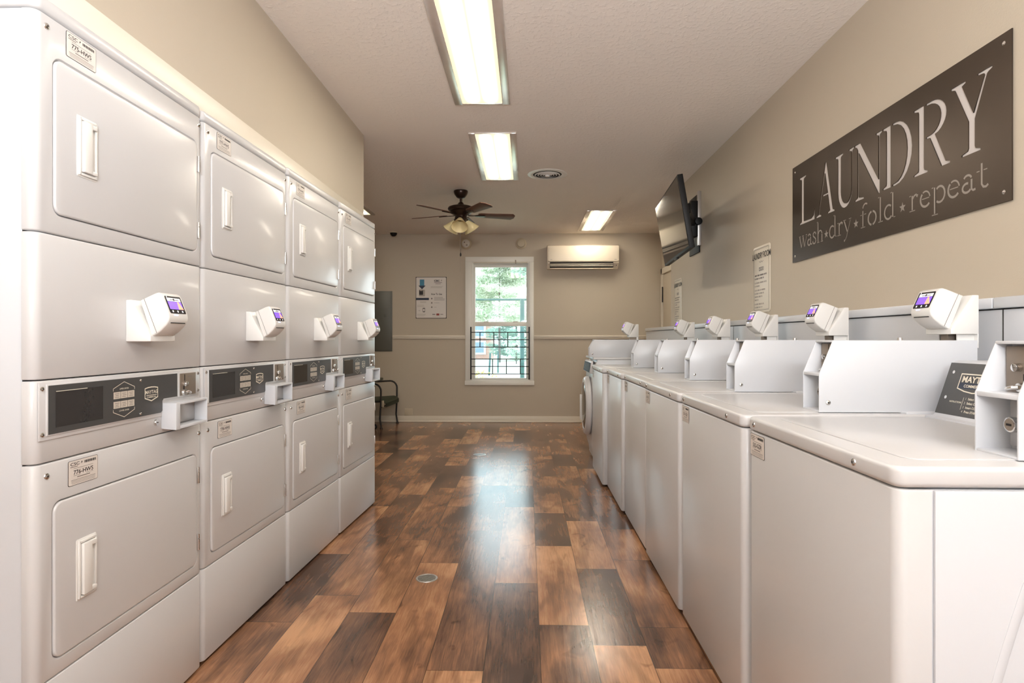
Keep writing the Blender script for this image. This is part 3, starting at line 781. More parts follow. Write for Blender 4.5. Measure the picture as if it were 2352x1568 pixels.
def make_dryer():
    t = empty('stacked_dryer')
    b = MB(); b.box(-.70, -.031, .004, W-.004, .012, 1.835, 'enamel_side', bev=.004)
    b.box(-.69, -.05, .02, W-.02, 0, .02, 'gap'); b.box(-.034, -.0285, .006, W-.006, .03, 1.83, 'gap'); b.build('cabinet', t)  # dark strip behind the front panels paints shade into their seams
    for z in (.324, .820, 1.008, 1.3405, 1.8365): pass
    b = MB(); shell(b, W, .012, .3225, .020, .030, 'enamel'); b.build('base_panel', t)
    b = MB(); shell(b, W, .3255, .8185, .020, .030, 'enamel', holes=[(*DOOR_L[:2], DOOR_L[2], DOOR_L[3], .027, .016)]); lower = b.build('lower_front_panel', t)
    b = MB(); shell(b, W, .8215, 1.0065, .020, .030, 'enamel'); cons = b.build('control_console', t)
    b = MB(); shell(b, W, 1.0095, 1.3395, .020, .030, 'enamel'); b.build('middle_panel', t)
    b = MB(); shell(b, W, 1.3425, 1.8345, .020, .030, 'enamel', holes=[(*DOOR_U[:2], DOOR_U[2], DOOR_U[3], .027, .016)]); b.build('upper_front_panel', t)
    b = MB(); shell(b, W, 1.838, 1.873, .020, .65, 'enamel', bev=.006); b.build('top_panel', t)
    dryer_door(t, *DOOR_L); dryer_door(t, *DOOR_U)
    for y, z in ((.034, 1.808), (W-.020, 1.808), (.034, .790), (W-.020, .790)): screw(t, 0, y, z, .0075)
    # raised bezel with the notch over the coin tray
    zt, zb = 1.003, .872
    bez = [(.010, zb), (.462, zb), (.470, zb+.006), (.470, zb+.038), (.476, zb+.046), (.655, zb+.046), (.655, zt), (.010, zt)]
    b = MB(); b.prism(bez, 'x', -.001, .003, 'enamel', bev=.0012)
    rim = [(.028, zb+.009), (.448, zb+.009), (.456, zb+.015), (.456, zb+.043), (.462, zb+.049), (.531, zb+.049), (.531, zt-.005), (.028, zt-.005)]
    b.prism(rim, 'x', .002, .0055, 'enamel', bev=.0012)
    cb = [(.537, zb+.049), (.636, zb+.049), (.636, zt-.005), (.537, zt-.005)]
    b.prism(cb, 'x', .002, .0045, 'enamel', bev=.001)
    bezel = b.build('control_bezel', t)
    b = MB()
    fas = [(.032, zb+.012), (.446, zb+.012), (.453, zb+.018), (.453, zb+.046), (.459, zb+.052), (.528, zb+.052), (.528, zt-.008), (.032, zt-.008)]
    b.prism(fas, 'x', .004, .0062, 'charcoal')
    a = Art(b, (.0062, 0, 0), (0, 1, 0), (0, 0, 1), .0002)
    a.rect(.052, zb+.026, .205, zt-.022, 'charcoal_window', 1)
    a.line([(.053, zt-.0225), (.150, zt-.0225)], .0014, 'cream_ink', 2)
    hx, hz = .284, (zb+zt)/2+.002; hw, hh = .042, .047
    a.line([(hx-hw, hz+.025), (hx-hw, hz+.031), (hx, hz+hh), (hx+hw, hz+.031), (hx+hw, hz+.025)], .0014, 'cream_ink', 2)
    a.line([(hx-hw, hz-.025), (hx-hw, hz-.031), (hx, hz-hh), (hx+hw, hz-.031), (hx+hw, hz-.025)], .0014, 'cream_ink', 2)
    a.text('UPPER DRYER', hx, hz+.027, .0042, 'cream_ink', 'CENTER'); a.text('LOWER DRYER', hx, hz-.031, .0042, 'cream_ink', 'CENTER')
    for r_ in (0, 1):
        for k in range(3):
            ya = hx-hw+k*.028; za = hz+.0035 if r_ == 0 else hz-.0215
            a.rect(ya+.0006, za, ya+.0274, za+.018, 'key_white', 2)
            for q in range(3): a.rect(ya+.006+.002*(q % 2), za+.0035+q*.0045, ya+.022-.002*((q+k) % 2), za+.0048+q*.0045, 'ink_grey', 3)
    maytag(a, .400, (zb+zt)/2+.006, .058)
    b.build('control_fascia', bezel)
    screw(bezel, .0064, .352, zt-.018, .004); screw(bezel, .0064, .352, zb+.020, .004)
    for y, z in ((.018, zt-.014), (.018, zb+.014), (.648, zt-.014), (.648, zb+.062)): screw(bezel, .003, y, z, .0055)
    coin_plate(bezel, .006, .543, zb+.052, .088, zt-.010-zb-.052)
    b = MB(); b.cyl((0, .430, .857), (.006, .430, .857), .010, .009, 'chrome', 18, bev=.001); b.box(.0058, .0068, .427, .433, .8555, .8585, 'gap'); b.build('lock', t)
    # coin cup: open box
    y0, y1, z0, z1, d, th = .456, .630, .830, .911, .046, .004
    b = MB()
    b.prism([(0, z0+.004), (d, z0), (d, z1), (0, z1)], 'y', y0, y0+.022, 'enamel_side', bev=.002)
    b.prism([(0, z0+.004), (d, z0), (d, z1), (0, z1)], 'y', y1-th, y1, 'enamel_side', bev=.0015)
    b.box(0, d-.0006, y0+.0215, y1-.0030, z1-.007, z1-.0006, 'enamel_side', bev=.001); b.box(0, d-.0006, y0+.0215, y1-.0030, z0+.0012, z0+.010, 'enamel_side', bev=.001)
    tray = b.build('coin_box_hood', t)
    b = MB(); b.box(.001, .006, y0+.024, y1-.006, z0+.012, z1-.008, 'steel', bev=.001); b.cyl((.006, y0+.045, z0+.040), (.0068, y0+.045, z0+.040), .005, .005, 'gap', 12)
    b.build('coin_box_door', tray)
    rd = copy_tree(READER, t); rd.location = (0, .300, 1.094); rd.scale = (.86, 1, 1)
    return t
D0 = make_dryer()
DR = [((-1.086, 1.318), 0.1, 'white stacked double dryer nearest the camera, labelled 775-HWS above and 776-HWS below', ('775-HWS', '776-HWS')),
      ((-1.090, 2.022), 1.5, 'white stacked double dryer labelled 777-HWS and 778-HWS, second from the camera', ('777-HWS', '778-HWS')),
      ((-1.070, 2.706), 1.9, 'third white stacked double dryer from the camera, labelled 779-HWS and 780-HWS', ('779-HWS', '780-HWS')),
      ((-1.046, 3.388), 2.6, 'white stacked double dryer at the far end of the row, beside the grey electrical panel', ('781-HWS', '782-HWS'))]
for i, ((x, y), ang, lab, nums) in enumerate(DR):
    o = D0 if i == 0 else copy_tree(D0, skip=('number_label',))
    o.location = (x, y, 0); o.rotation_euler = (0, 0, -R(ang))
    o.scale.y = 1.02 if i == 0 else 1.0
    o['label'] = lab; o['category'] = 'dryer'; o['group'] = 'stacked coin dryers along the left wall'
    sticker(o, (.0003, .090, 1.769), (0, 1, 0), (0, 0, 1), nums[0])
    sticker(o, (.0003, .096, .750), (0, 1, 0), (0, 0, 1), nums[1])

# ---- coin meter case of a washer: profile in x (into the machine) and z; front opening toward -x
def meter_case(parent, x0, y0, z0, z1, depth, w=.105):
    zs = z0+(z1-z0)*.53        # shelf
    xt = x0+.040               # where the slope meets the top
    prof = [(x0, z0), (x0, zs), (xt, z1), (x0+depth, z1), (x0+depth, z0)]
    th = .004
    b = MB()
    b.prism(prof, 'y', y0, y0+th, 'enamel_side', bev=.0012); b.prism(prof, 'y', y0+w-th, y0+w, 'enamel_side', bev=.0012)
    b.box(xt-.002, x0+depth, y0+.001, y0+w-.001, z1-.006, z1, 'enamel_side', bev=.0015)
    b.box(x0+.068, x0+depth-.001, y0+th, y0+w-th, z0+.001, z1-.002, 'enamel_side')
    b.box(x0+.001, x0+.07, y0+.001, y0+w-.001, zs-.006, zs+.003, 'enamel_side', bev=.0015)
    b.box(x0+.001, x0+.07, y0+.001, y0+w-.001, z0, z0+.005, 'enamel_side', bev=.0015)
    c = b.build('coin_meter_case', parent)
    # steel plate with slot, behind the slanted opening (faces -x)
    b = MB(); xp = x0+.052
    b.box(xp, x0+.068, y0+.008, y0+w-.010, zs+.003, z1-.010, 'dull_steel', bev=.0008); p = b.build('coin_slot_plate', c)
    yc = y0+w*.48; hh = z1-zs
    b = MB(); b.box(xp-.0006, xp+.001, yc-.001, yc+.001, zs+hh*.60, zs+hh*.88, 'gap'); b.build('coin_slot', p); b = MB(); b.box(xp-.0006, xp+.001, yc-.001, yc+.004, zs+hh*.14, zs+hh*.38, 'gap'); b.build('lever_slot', p)
    b = MB(); b.cyl((xp, yc+.012, zs+hh*.50), (xp-.012, yc+.012, zs+hh*.50), .008, .0075, 'chrome', 16, bev=.001); b.build('coin_return_button', p)
    b = MB(); b.cyl((xp, yc+.006, zs+hh*.13), (xp-.008, yc+.006, zs+hh*.13), .009, .008, 'chrome', 16)
    b.tube([(xp-.008, yc+.006, zs+hh*.13), (xp-.014, yc+.012, zs+hh*.12), (xp-.015, yc+.024, zs+hh*.09)], .004, 'chrome', 8); b.build('coin_lever', p)
    # lock box in the lower opening
    zc = (z0+zs)/2
    b = MB(); b.box(x0+.052, x0+.068, y0+.012, y0+w-.018, z0+.012, zs-.008, 'steel', bev=.003)
    for zz in (z0+.022, zs-.022): b.cyl((x0+.052, yc+.006, zz), (x0+.049, yc+.006, zz), .008, .007, 'chrome', 16)
    k = b.build('coin_vault', c)
    b = MB(); b.cyl((x0+.055, yc+.004, zc), (x0+.026, yc+.004, zc), .0145, .014, 'chrome', 24, bev=.001); b.cyl((x0+.026, yc+.004, zc), (x0+.0255, yc+.004, zc), .011, .011, 'dull_steel', 20)
    b.box(x0+.0248, x0+.0258, yc-.002, yc+.010, zc-.002, zc+.002, 'gap'); b.build('lock', k)
    screw(c, x0+.026, y0, z0+.028, .0075, 'y', -1)
    return c
def make_washer():
    t = empty('washing_machine'); zs = .850; Dp = .685
    # body: bent front sheet plus side panels
    b = MB(); b.box(.020, Dp, .003, W-.003, .028, zs-.003, 'enamel_side', bev=.003)
    b.box(.05, Dp-.03, .03, W-.03, 0, .03, 'gap'); b.build('cabinet', t)
    b = MB(); shell(b, W, .022, zs-.003, .020, .058, 'enamel', gap=.0)
    b.bm.transform(Matrix.Rotation(PI, 4, 'Z') @ Matrix.Translation((0, -W, 0))); b.build('front_panel', t)
    # side panel with pressed handle-shaped ribs
    for s_ in (0, 1):
        b = MB(); ya, yb = (-.0035, .004) if s_ == 0 else (W-.004, W+.0035)
        b.box(.0615, Dp, ya, yb, .03, zs-.004, 'enamel_side', bev=.002); sp = b.build('side_panel', t)
        pts = [(.118+.06*(1-q)**1.6+.028*0, q) for q in ()]
        yy = -.0035 if s_ == 0 else W+.0035
        path = []
        for k in range(25):
            u = k/24; z = .06+u*.68; x = .085+.145*(u**1.7); path.append((x, z))
        for k in range(1, 9):
            a_ = PI-PI*k/16*1.0; path.append((.230+.026+.026*math.cos(a_), .740+.026*math.sin(a_)))
        path.append((.300, .766))
        b = MB()
        b.tube([(x, yy, z) for x, z in path], .0085, 'enamel_side', 10)
        path2 = [(.150+.185*((k/24)**1.9), .06+k/24*.68) for k in range(25)]
        b.tube([(x, yy, z) for x, z in path2], .0085, 'enamel_side', 10)
        b.bm.transform(Matrix.Translation((0, yy, 0)) @ Matrix.Diagonal((1, .35, 1, 1)) @ Matrix.Translation((0, -yy, 0)))
        b.build('pressed_rib', sp)
    # top
    b = MB()
    def top(z0, z1, inset, bev):
        pts = []
        r = .022
        x0, x1, y0, y1 = -.004+inset, Dp+.002, -.003+inset, W+.003-inset
        for cx, cy, a0 in ((x0+r, y0+r, 180), (x1-.003, y0+.003, 270), (x1-.003, y1-.003, 0), (x0+r, y1-r, 90)):
            rr = r if cx < .3 else .003
            for i in range(7):
                a = R(a0+15*i); pts.append((cx+rr*math.cos(a), cy+rr*math.sin(a)))
        b.prism(pts, 'z', z0, z1, 'enamel', bev=bev, seg=4, only_caps=True)
    top(zs, zs+.036, 0, .009); tp = b.build('top_panel', t)
    b = MB(); b.prism(rrect(.055, .47, .055, W-.055, .03), 'z', zs+.0355, zs+.0385, 'enamel', bev=.0015, seg=2, only_caps=True); b.build('lid', t)
    for y in (.128, W-.045): screw(tp, -.004, y, zs+.018, .0075, 'x', -1)
    # console behind the lid, its dark fascia leaning back
    zt = zs+.036
    b = MB()
    b.prism([(.487, zt), (.504, zt+.010), (.552, 1.036), (.567, 1.042), (Dp, 1.042), (Dp, zt)], 'y', .148, W-.006, 'enamel_side', bev=.003)
    b.box(.47, Dp, .02, W-.02, zt-.002, zt+.006, 'enamel_side', bev=.002)
    cs = b.build('control_console', t)
    p0 = Vector((.5055, W-.008, zt+.011)); p1 = Vector((.5515, W-.008, 1.0355)); up = (p1-p0).normalized(); L = (p1-p0).length
    b = MB(); a = Art(b, p0, (0, -1, 0), up, .0008); w = W-.008-.150
    a.poly([(0, 0), (w, 0), (w, L), (0, L)], 'charcoal', 1)
    for q in (.33, .82): a.disc(.022, L*q, .0046, 'chrome', 3)
    sx, sz = .113, L*.66
    a.line([(sx-.058, sz-.020), (sx-.058, sz+.020), (sx+.058, sz+.020), (sx+.058, sz-.020), (sx+.03, sz-.027), (sx, sz-.030), (sx-.03, sz-.027)], .003, 'cream_ink', 3, closed=True)
    a.poly([(sx-.056, sz-.020), (sx+.056, sz-.020), (sx+.056, sz-.004), (sx-.056, sz-.004)], 'navy', 2)
    a.text('MAYTAG', sx, sz-.002, .0165, 'cream_ink', 'CENTER', bold=.03, l=4, sx=1.08)
    a.text('COMMERCIAL', sx, sz-.016, .0078, 'cream_ink', 'CENTER', bold=.02, l=4, sx=1.1)
    a.text('INSTRUCTIONS', .042, L*.25, .0046, 'cream_ink', bold=.02, l=3)
    a.line([(.090, L*.14), (.090, L*.36)], .0012, 'cream_ink', 3)
    for k, s_ in enumerate(('Select CYCLE', 'Select OPTIONS', 'Insert COINS', 'Press START')):
        a.text(str(k+1), .096, L*.325-k*.0115, .0062, 'cream_ink', l=3); a.text(s_, .106, L*.325-k*.0115, .0062, 'cream_ink', bold=.02, l=3)
    b.build('control_fascia', cs)
    meter_case(t, .236, .045, .888, 1.097, .452)
    b = MB()
    for y in (.40-.0, .37): pass
    b.cyl((.50, .10, 1.097), (.50, .10, 1.105), .008, .007, 'steel', 12); b.build('case_bolt', t)
    rd = copy_tree(READER, t, ()); rd.rotation_euler = (0, 0, PI); rd.location = (.692, .045+.112, 1.115)
    b = MB(); b.box(.6885, .692, .046, .156, 1.075, 1.120, 'white_plastic', bev=.001); b.box(.640, .689, .060, .064, 1.097, 1.116, 'white_plastic')
    b.box(.640, .689, .135, .139, 1.097, 1.116, 'white_plastic'); b.box(.63, .68, .085, .115, 1.097, 1.115, 'dull_steel'); b.build('reader_bracket', t)
    return t
W0 = make_washer()
WS = [(.622, 1.040, 'white top-load washer nearest the camera, its dark control fascia in view, labelled 532-GZR', '532-GZR'),
      (.612, 1.745, 'second white top-load washer from the camera, the largest card reader on top', '533-GZR'),
      (.604, 2.440, 'third white top-load washer from the camera, sticking out slightly past the second', '534-GZR'),
      (.610, 3.144, 'fourth white top-load washer from the camera, between third and fifth', '535-GZR'),
      (.594, 3.8375, 'fifth white top-load washer from the camera, second from the front-load machine', '536-GZR'),
      (.560, 4.5305, 'farthest white top-load washer, touching the front-load machine with the round door', '537-GZR')]
for i, (x, y, lab, num) in enumerate(WS):
    sk = ('number_label',)
    o = W0 if i == 0 else copy_tree(W0, skip=sk)
    o.location = (x, y, 0)
    o['label'] = lab; o['category'] = 'washing machine'; o['group'] = 'top-load washers along the right wall'
    sticker(o, (-.0003, W-.012, .782), (0, -1, 0), (0, 0, 1), num)
for ch in list(W0.children):        # the nearest washer's reader stands outside the frame
    if ch.name.startswith(('card_reader', 'reader_bracket')):
        for g in list(ch.children):
            for q in list(g.children): bpy.data.objects.remove(q)
            bpy.data.objects.remove(g)
        bpy.data.objects.remove(ch)

# ---- front-load washer at the end of the row
def make_front_loader():
    t = empty('front_load_washer', (.572, 5.222, 0), label='front-load washer with round dark glass door at the far end of the washer row', category='washing machine')
    b = MB(); b.box(.03, .70, .003, W-.003, .03, .925, 'enamel_side', bev=.004); b.box(.06, .66, .03, W-.03, 0, .03, 'gap')
    b.build('cabinet', t)
    b = MB()
    # gently bowed front
    prof = [(.035, .02), (.022, .10), (.004, .16), (0, .25), (-.004, .50), (0, .78), (.004, .86), (.035, .925), (.06, .925), (.06, .02)]
    b.prism(prof, 'y', .004, W-.004, 'enamel', bev=.008, seg=3, only_caps=True); b.build('front_panel', t)
    b = MB(); b.box(-.002, .70, 0, W, .925, .945, 'enamel', bev=.006); b.build('top_panel', t)
    b = MB(); b.prism([(.0, .80), (-.030, .806), (-.016, .90), (.002, .915)], 'y', .06, W-.05, 'enamel', bev=.004)
    c = b.build('control_console', t)
    b = MB(); p0 = Vector((-.0305, W-.07, .812)); up = Vector((.014, 0, .088)).normalized()
    a = Art(b, p0, (0, -1, 0), up, .0016); a.rect(0, 0, W-.15, .085, 'screen_matte', 1)
    for k in range(5): a.rect(.03+k*.09, .012, .036+k*.09, .074, 'cream_ink', 2)
    b.build('control_fascia', c)
    M = Matrix.Translation((-.006, W/2, .500)) @ Matrix.Rotation(-PI/2, 4, 'Y')
    b = MB(); b.lathe([(.190, .0), (.262, .0), (.268, .012), (.262, .034), (.248, .048), (.212, .050), (.206, .046)], 'enamel', M, 48); d = b.build('door', t)
    b = MB(); b.lathe([(0, .058), (.08, .057), (.15, .054), (.196, .050), (.207, .047), (.207, .0)], 'tv_glass', M, 48); b.build('door_glass', d)
    b = MB(); b.box(-.070, -.050, W-.125, W-.095, .34, .58, 'white_plastic', bev=.006); b.build('door_handle', d)
    meter_case(t, -.030, .060, .945, 1.097, .41)
    rd = copy_tree(READER, t); rd.rotation_euler = (0, 0, PI); rd.location = (.392, .060+.112, 1.118)
    b = MB(); b.box(.375, .392, .062, .160, 1.075, 1.12, 'white_plastic', bev=.002); b.box(.32, .38, .09, .12, 1.097, 1.118, 'dull_steel'); b.build('reader_bracket', t)
    return t
make_front_loader()
for q in [READER]+list(READER.children)+[g for c_ in READER.children for g in c_.children]:
    pass
def remove_tree(o):
    for c_ in list(o.children): remove_tree(c_)
    bpy.data.objects.remove(o)
remove_tree(READER)

# ================================================================== CEILING AND WALL THINGS
def light_fixture(x, y, label, ln=1.19, w=.235):
    t = empty('ceiling_light', (x, y, ZC), label=label, category='ceiling light', group='recessed fluorescent ceiling lights')
    ow, ol = w/2+.046, ln/2+.012
    b = MB()
    for s_ in (-1, 1):
        xa, xb = sorted((s_*w/2, s_*ow)); b.box(xa, xb, -ol, ol, -.012, .0, 'fixture_trim', bev=.003)
        ya, yb = sorted((s_*ln/2, s_*ol)); b.box(-w/2, w/2, ya, yb, -.010, 0, 'fixture_trim', bev=.002)
    b.build('frame', t)
    b = MB(); b.box(-w/2, w/2, -ln/2, ln/2, -.006, -.002, 'lens'); b.build('diffuser', t)
    return t
light_fixture(-.262, 3.00, 'long fluorescent ceiling light nearest the camera, running out of the top of the frame')
light_fixture(-.234, 4.72, 'fluorescent ceiling light between the nearest light and the ceiling fan')
light_fixture(.815, 7.23, 'slanting-looking fluorescent ceiling light above the wall air conditioner')
light_fixture(-1.86, 6.18, 'fluorescent ceiling light of which one corner shows past the left wall', ln=1.19)

# round air vent
def vent():
    t = empty('ceiling_vent', (.174, 5.18, ZC), label='round white louvred air vent in the ceiling beside the second light', category='air vent')
    b = MB(); b.lathe([(.168, 0), (.168, -.003), (.150, -.006), (.128, -.006), (.122, -.004), (.122, 0)], 'white_plastic', n=48); b.build('vent_rim', t)
    b = MB(); b.lathe([(0, -.0005), (.122, -.0005)], 'gap', n=40); b.build('duct_opening', t)
    for r_ in (.104, .080, .057, .036):
        b = MB(); b.lathe([(r_+.004, -.006), (r_-.005, -.0115), (r_-.006, -.0105), (r_+.003, -.005), (r_+.004, -.006)], 'white_plastic', n=40); b.build('louver_ring', t)
    b = MB(); b.lathe([(0, -.022), (.018, -.020), (.022, -.012), (.022, -.001)], 'white_plastic', n=24); b.build('center_cap', t)
vent()

# ceiling fan
def fan():
    t = empty('ceiling_fan', (-.622, 5.74, ZC), label='dark bronze ceiling fan with five wood blades and frosted glass shades', category='ceiling fan')
    b = MB(); b.lathe([(0, 0), (.066, 0), (.068, -.012), (.060, -.035), (.040, -.062), (.026, -.070), (0, -.072)], 'bronze'); b.build('canopy', t)
    b = MB(); b.lathe([(.012, -.068), (.012, -.105), (.020, -.110), (.032, -.128), (.040, -.140)], 'bronze', n=20); b.build('downrod', t)
    b = MB(); b.lathe([(.02, -.128), (.045, -.138), (.090, -.145), (.118, -.156), (.124, -.170), (.118, -.184), (.100, -.192), (.104, -.198), (.096, -.212), (.070, -.226), (.060, -.236), (0, -.236)], 'bronze', n=40); b.build('motor_housing', t)
    b = MB(); b.lathe([(.055, -.23), (.056, -.252), (.060, -.262), (.050, -.284), (.034, -.300), (.028, -.322), (.018, -.330), (0, -.331)], 'bronze', n=28); b.build('light_fitter', t)
    for k, a_ in enumerate((-14, 58, 130, 202, 274)):
        a_ = a_+FAN_A
        M = Matrix.Rotation(R(a_), 4, 'Z')
        bl = MB()
        n = 14; L0, L1 = .165, .520; prof = []
        for i in range(n+1):
            u = i/n; x = L0+(L1-L0)*u; hw = .046+.020*u
            if u < .06: hw *= .75
            if u > .93: hw *= math.sqrt(max(0.0, 1-((u-.93)/.07)**2))*.55+.45
            prof.append((x, hw))
        poly = [(x, h) for x, h in prof]+[(x, -h) for x, h in reversed(prof)]
        Mp = M @ Matrix.Translation((0, 0, -.222)) @ Matrix.Rotation(R(-12), 4, 'X')
        bl.prism(poly, 'z', -.003, .003, 'blade_wood', bev=.0012, mx=Mp)
        o = bl.build('blade', t)
        ar = MB(); ar.prism([(.07, .014), (.13, .010), (.165, .026), (.225, .020), (.238, 0), (.225, -.020), (.165, -.026), (.13, -.010), (.07, -.014)], 'z', -.011, -.004, 'bronze', bev=.002, mx=Mp)
        ar.build('blade_bracket', o)
    for a_ in (-90, 35, 150, -10):
        if a_ == -10: continue
        tilt = Matrix.Translation((0, 0, -.268)) @ Matrix.Rotation(R(a_), 4, 'Z') @ Matrix.Translation((.050, 0, 0)) @ Matrix.Rotation(R(-38), 4, 'Y')
        b = MB(); b.lathe([(.018, .010), (.022, -.006), (.024, -.020), (.016, -.026)], 'bronze', tilt, 20); h = b.build('lamp_holder', t)
        b = MB(); b.lathe([(.022, -.012), (.032, -.030), (.045, -.055), (.060, -.085), (.072, -.108), (.078, -.114), (.074, -.112), (.056, -.084), (.040, -.054), (.028, -.030), (.018, -.014)], 'shade_glass', tilt, 28); b.build('lamp_shade', t)
    b = MB(); b.cyl((0.0, -.02, -.33), (0.0, -.02, -.595), .0016, .0016, 'iron', 6); b.lathe([(0, .018), (.006, .008), (.009, -.006), (.006, -.018), (0, -.022)], 'iron', Matrix.Translation((0, -.02, -.60)), 12); b.build('pull_chain', t)
    b = MB(); b.cyl((-.008, .012, -.33), (-.008, .012, -.76), .0014, .0014, 'dull_steel', 6); b.build('pull_chain', t)
FAN_A = 29
fan()

# security camera, detectors, panel, outlet
b = MB(); M = Matrix.Translation((-1.735, 7.90, ZC)); b.lathe([(.055, 0), (.054, -.012), (.045, -.016)], 'beige_plastic', M)
t = b.build('security_camera', label='small dark dome security camera on the ceiling near the back wall', category='camera')
b = MB(); b.lathe([(.046, -.013), (.044, -.028), (.034, -.048), (.018, -.058), (0, -.061)], 'black_plastic', M); b.build('camera_dome', t)
def detector(x, label, detail):
    M = Matrix.Translation((x, YB, 2.368)) @ Matrix.Rotation(R(90), 4, 'X')
    b = MB(); b.lathe([(.074, 0), (.073, .012), (.062, .020), (.054, .022)], 'beige_plastic', M); 
    t = b.build('smoke_detector', label=label, category='smoke detector')
    b = MB(); b.lathe([(.054, .020), (.050, .036), (.038, .041), (0, .042)], 'white_plastic' if detail else 'beige_plastic', M); c = b.build('cover', t)
    if detail:
        b = MB(); b.lathe([(0, .0435), (.008, .0435), (.009, .040)], 'ink_grey', M @ Matrix.Translation((-.018, .014, 0)), 12); b.build('test_button', c)
        b = MB(); b.lathe([(0, .0430), (.012, .0430), (.013, .040)], 'ink_pale', M @ Matrix.Translation((.012, -.022, 0)), 12); b.build('vent_grille', c)
detector(-.806, 'smoke detector with a button on the back wall, just under the fan', True)
detector(-.075, 'plain round blank detector cover on the back wall above the window right side', False)
b = MB(); b.box(-2.15, -1.790, YB-.012, YB, .94, 1.742, 'panel_grey', bev=.004)
t = b.build('electrical_panel', label='tall grey metal electrical panel on the back wall by the dryers', category='electrical panel')
b = MB(); b.box(-2.13, -1.806, YB-.022, YB-.010, .955, 1.727, 'panel_grey', bev=.003); d = b.build('panel_door', t)
b = MB(); b.box(-1.895, -1.875, YB-.030, YB-.020, 1.40, 1.44, 'panel_grey', bev=.003); b.build('latch', d)
b = MB(); b.box(-1.625, -1.520, YB-.010, YB, .088, .180, 'beige_plastic', bev=.003)
b.build('wall_outlet', label='beige blank outlet cover low on the back wall above the baseboard', category='outlet cover')

# poster
def poster():
    x0, z0, w, h = -1.477, 1.378, .412, .551
    b = MB(); b.box(x0, x0+w, YB-.006, YB, z0, z0+h, 'iron', bev=.002)
    t = b.build('instruction_poster', label='white how-to-use instruction poster with a blue arrow, left of the window', category='poster')
    b = MB(); a = Art(b, (x0, YB-.0062, z0), (1, 0, 0), (0, 0, 1), .0002)
    a.poly(rrect(.006, w-.006, .006, h-.006, .012), 'sticker', 1)
    # arrow
    cx = .084
    a.poly([(cx-.030, h-.034), (cx+.030, h-.034), (cx+.030, h-.115), (cx-.030, h-.115)], 'blue_ink', 2)
    a.poly([(cx-.048, h-.115), (cx+.048, h-.115), (cx, h-.165)], 'navy', 3)
    a.poly(rrect(cx-.040, cx+.040, h-.258, h-.170, .010), 'ink_pale', 2)
    a.poly(rrect(cx-.038, cx+.014, h-.238, h-.172, .008), 'ink', 3); a.rect(cx-.030, h-.186, cx+.008, h-.178, 'key_white', 4)
    a.rect(.006, h-.308, .176, h-.278, 'navy', 2); 
    # small caption lines
    rng = random.Random(4)
    def lines(xa, xb, zt, n, dz, m='ink_pale', hh=.003):
        for k in range(n): a.rect(xa, zt-k*dz-hh, xa+(xb-xa)*rng.uniform(.75, 1), zt-k*dz, m, 2)
    lines(.060, .160, h-.325, 3, .008); lines(.018, .140, h-.372, 3, .011)
    a.poly(rrect(.094, .124, h-.468, h-.412, .004), 'ink', 2); a.rect(.098, h-.458, .120, h-.422, 'sticker', 3)
    a.text('tap', .036, h-.452, .014, 'ink_grey'); lines(.018, .135, h-.490, 4, .010)
    a.text('CSC', .245, h-.062, .022, 'ink', bold=.05, sx=1.3)
    a.poly([(.342, h-.062), (.350, h-.044), (.346, h-.036), (.338, h-.044)], 'ink_grey', 2)
    a.rect(.245, h-.078, .350, h-.071, 'ink_grey', 2); a.rect(.262, h-.094, .334, h-.088, 'ink_grey', 2)
    lines(.20, .385, h-.125, 3, .009)
    a.text('How To Use', .205, h-.240, .025, 'ink', bold=.02, sx=.80)
    for k, zz in enumerate((.288, .345, .402)):
        a.disc(.214, h-zz, .011, 'ink_grey', 2); a.text(str(k+1), .214, h-zz-.005, .010, 'sticker', 'CENTER', l=3)
    lines(.245, .392, h-.268, 5, .010, 'ink_grey', .003); lines(.245, .32, h-.343, 1, .01, 'ink_grey'); lines(.245, .285, h-.400, 1, .01, 'ink_grey')
    a.rect(.222, h-.504, .262, h-.492, 'ink_grey', 2); a.poly(rrect(.275, .315, h-.512, h-.486, .006), 'red_ink', 2); a.rect(.328, h-.502, .366, h-.494, 'ink_grey', 2)
    lines(.222, .36, h-.520, 1, .01)
    b.build('printed_sheet', t)
poster()

# air conditioner
def ac():
    t = empty('air_conditioner', (.728, YB, 2.02), label='white wall-mounted air conditioner right of the window', category='air conditioner')
    hw = .463
    b = MB()
    prof = [(0, .0), (0, .305), (-.150, .305), (-.185, .290), (-.195, .255), (-.195, .100), (-.175, .080), (-.175, .066), (-.11, .02), (-.09, 0)]
    b.prism(prof, 'x', -hw, hw, 'ac_white', bev=.010, seg=3, only_caps=True)
    b.build('housing', t)
    b = MB(); b.box(-hw+.016, hw-.016, -.201, -.190, .086, .262, 'ac_white', bev=.004)
    a = Art(b, (0, -.2012, 0), (1, 0, 0), (0, 0, 1), .0004); a.rect(-.425, .105, -.40, .110, 'ink_pale', 1); a.rect(.40, .105, .43, .111, 'ink_pale', 1)
    b.build('front_panel', t)
    b = MB(); b.box(-hw+.035, hw-.075, -.183, -.06, .012, .078, 'gap'); b.build('air_outlet', t)
    for z, d in ((.050, -.188), (.030, -.186), (-.004, -.178)):
        b = MB(); b.box(-hw+.036, hw-.078, d-.006, d+.050, z-.004, z+.004, 'ac_white', bev=.002); b.build('louver', t)
    b = MB(); b.cyl((hw-.036, -.180, .036), (hw-.036, -.186, .036), .006, .006, 'ink', 12); b.build('receiver', t)
ac()

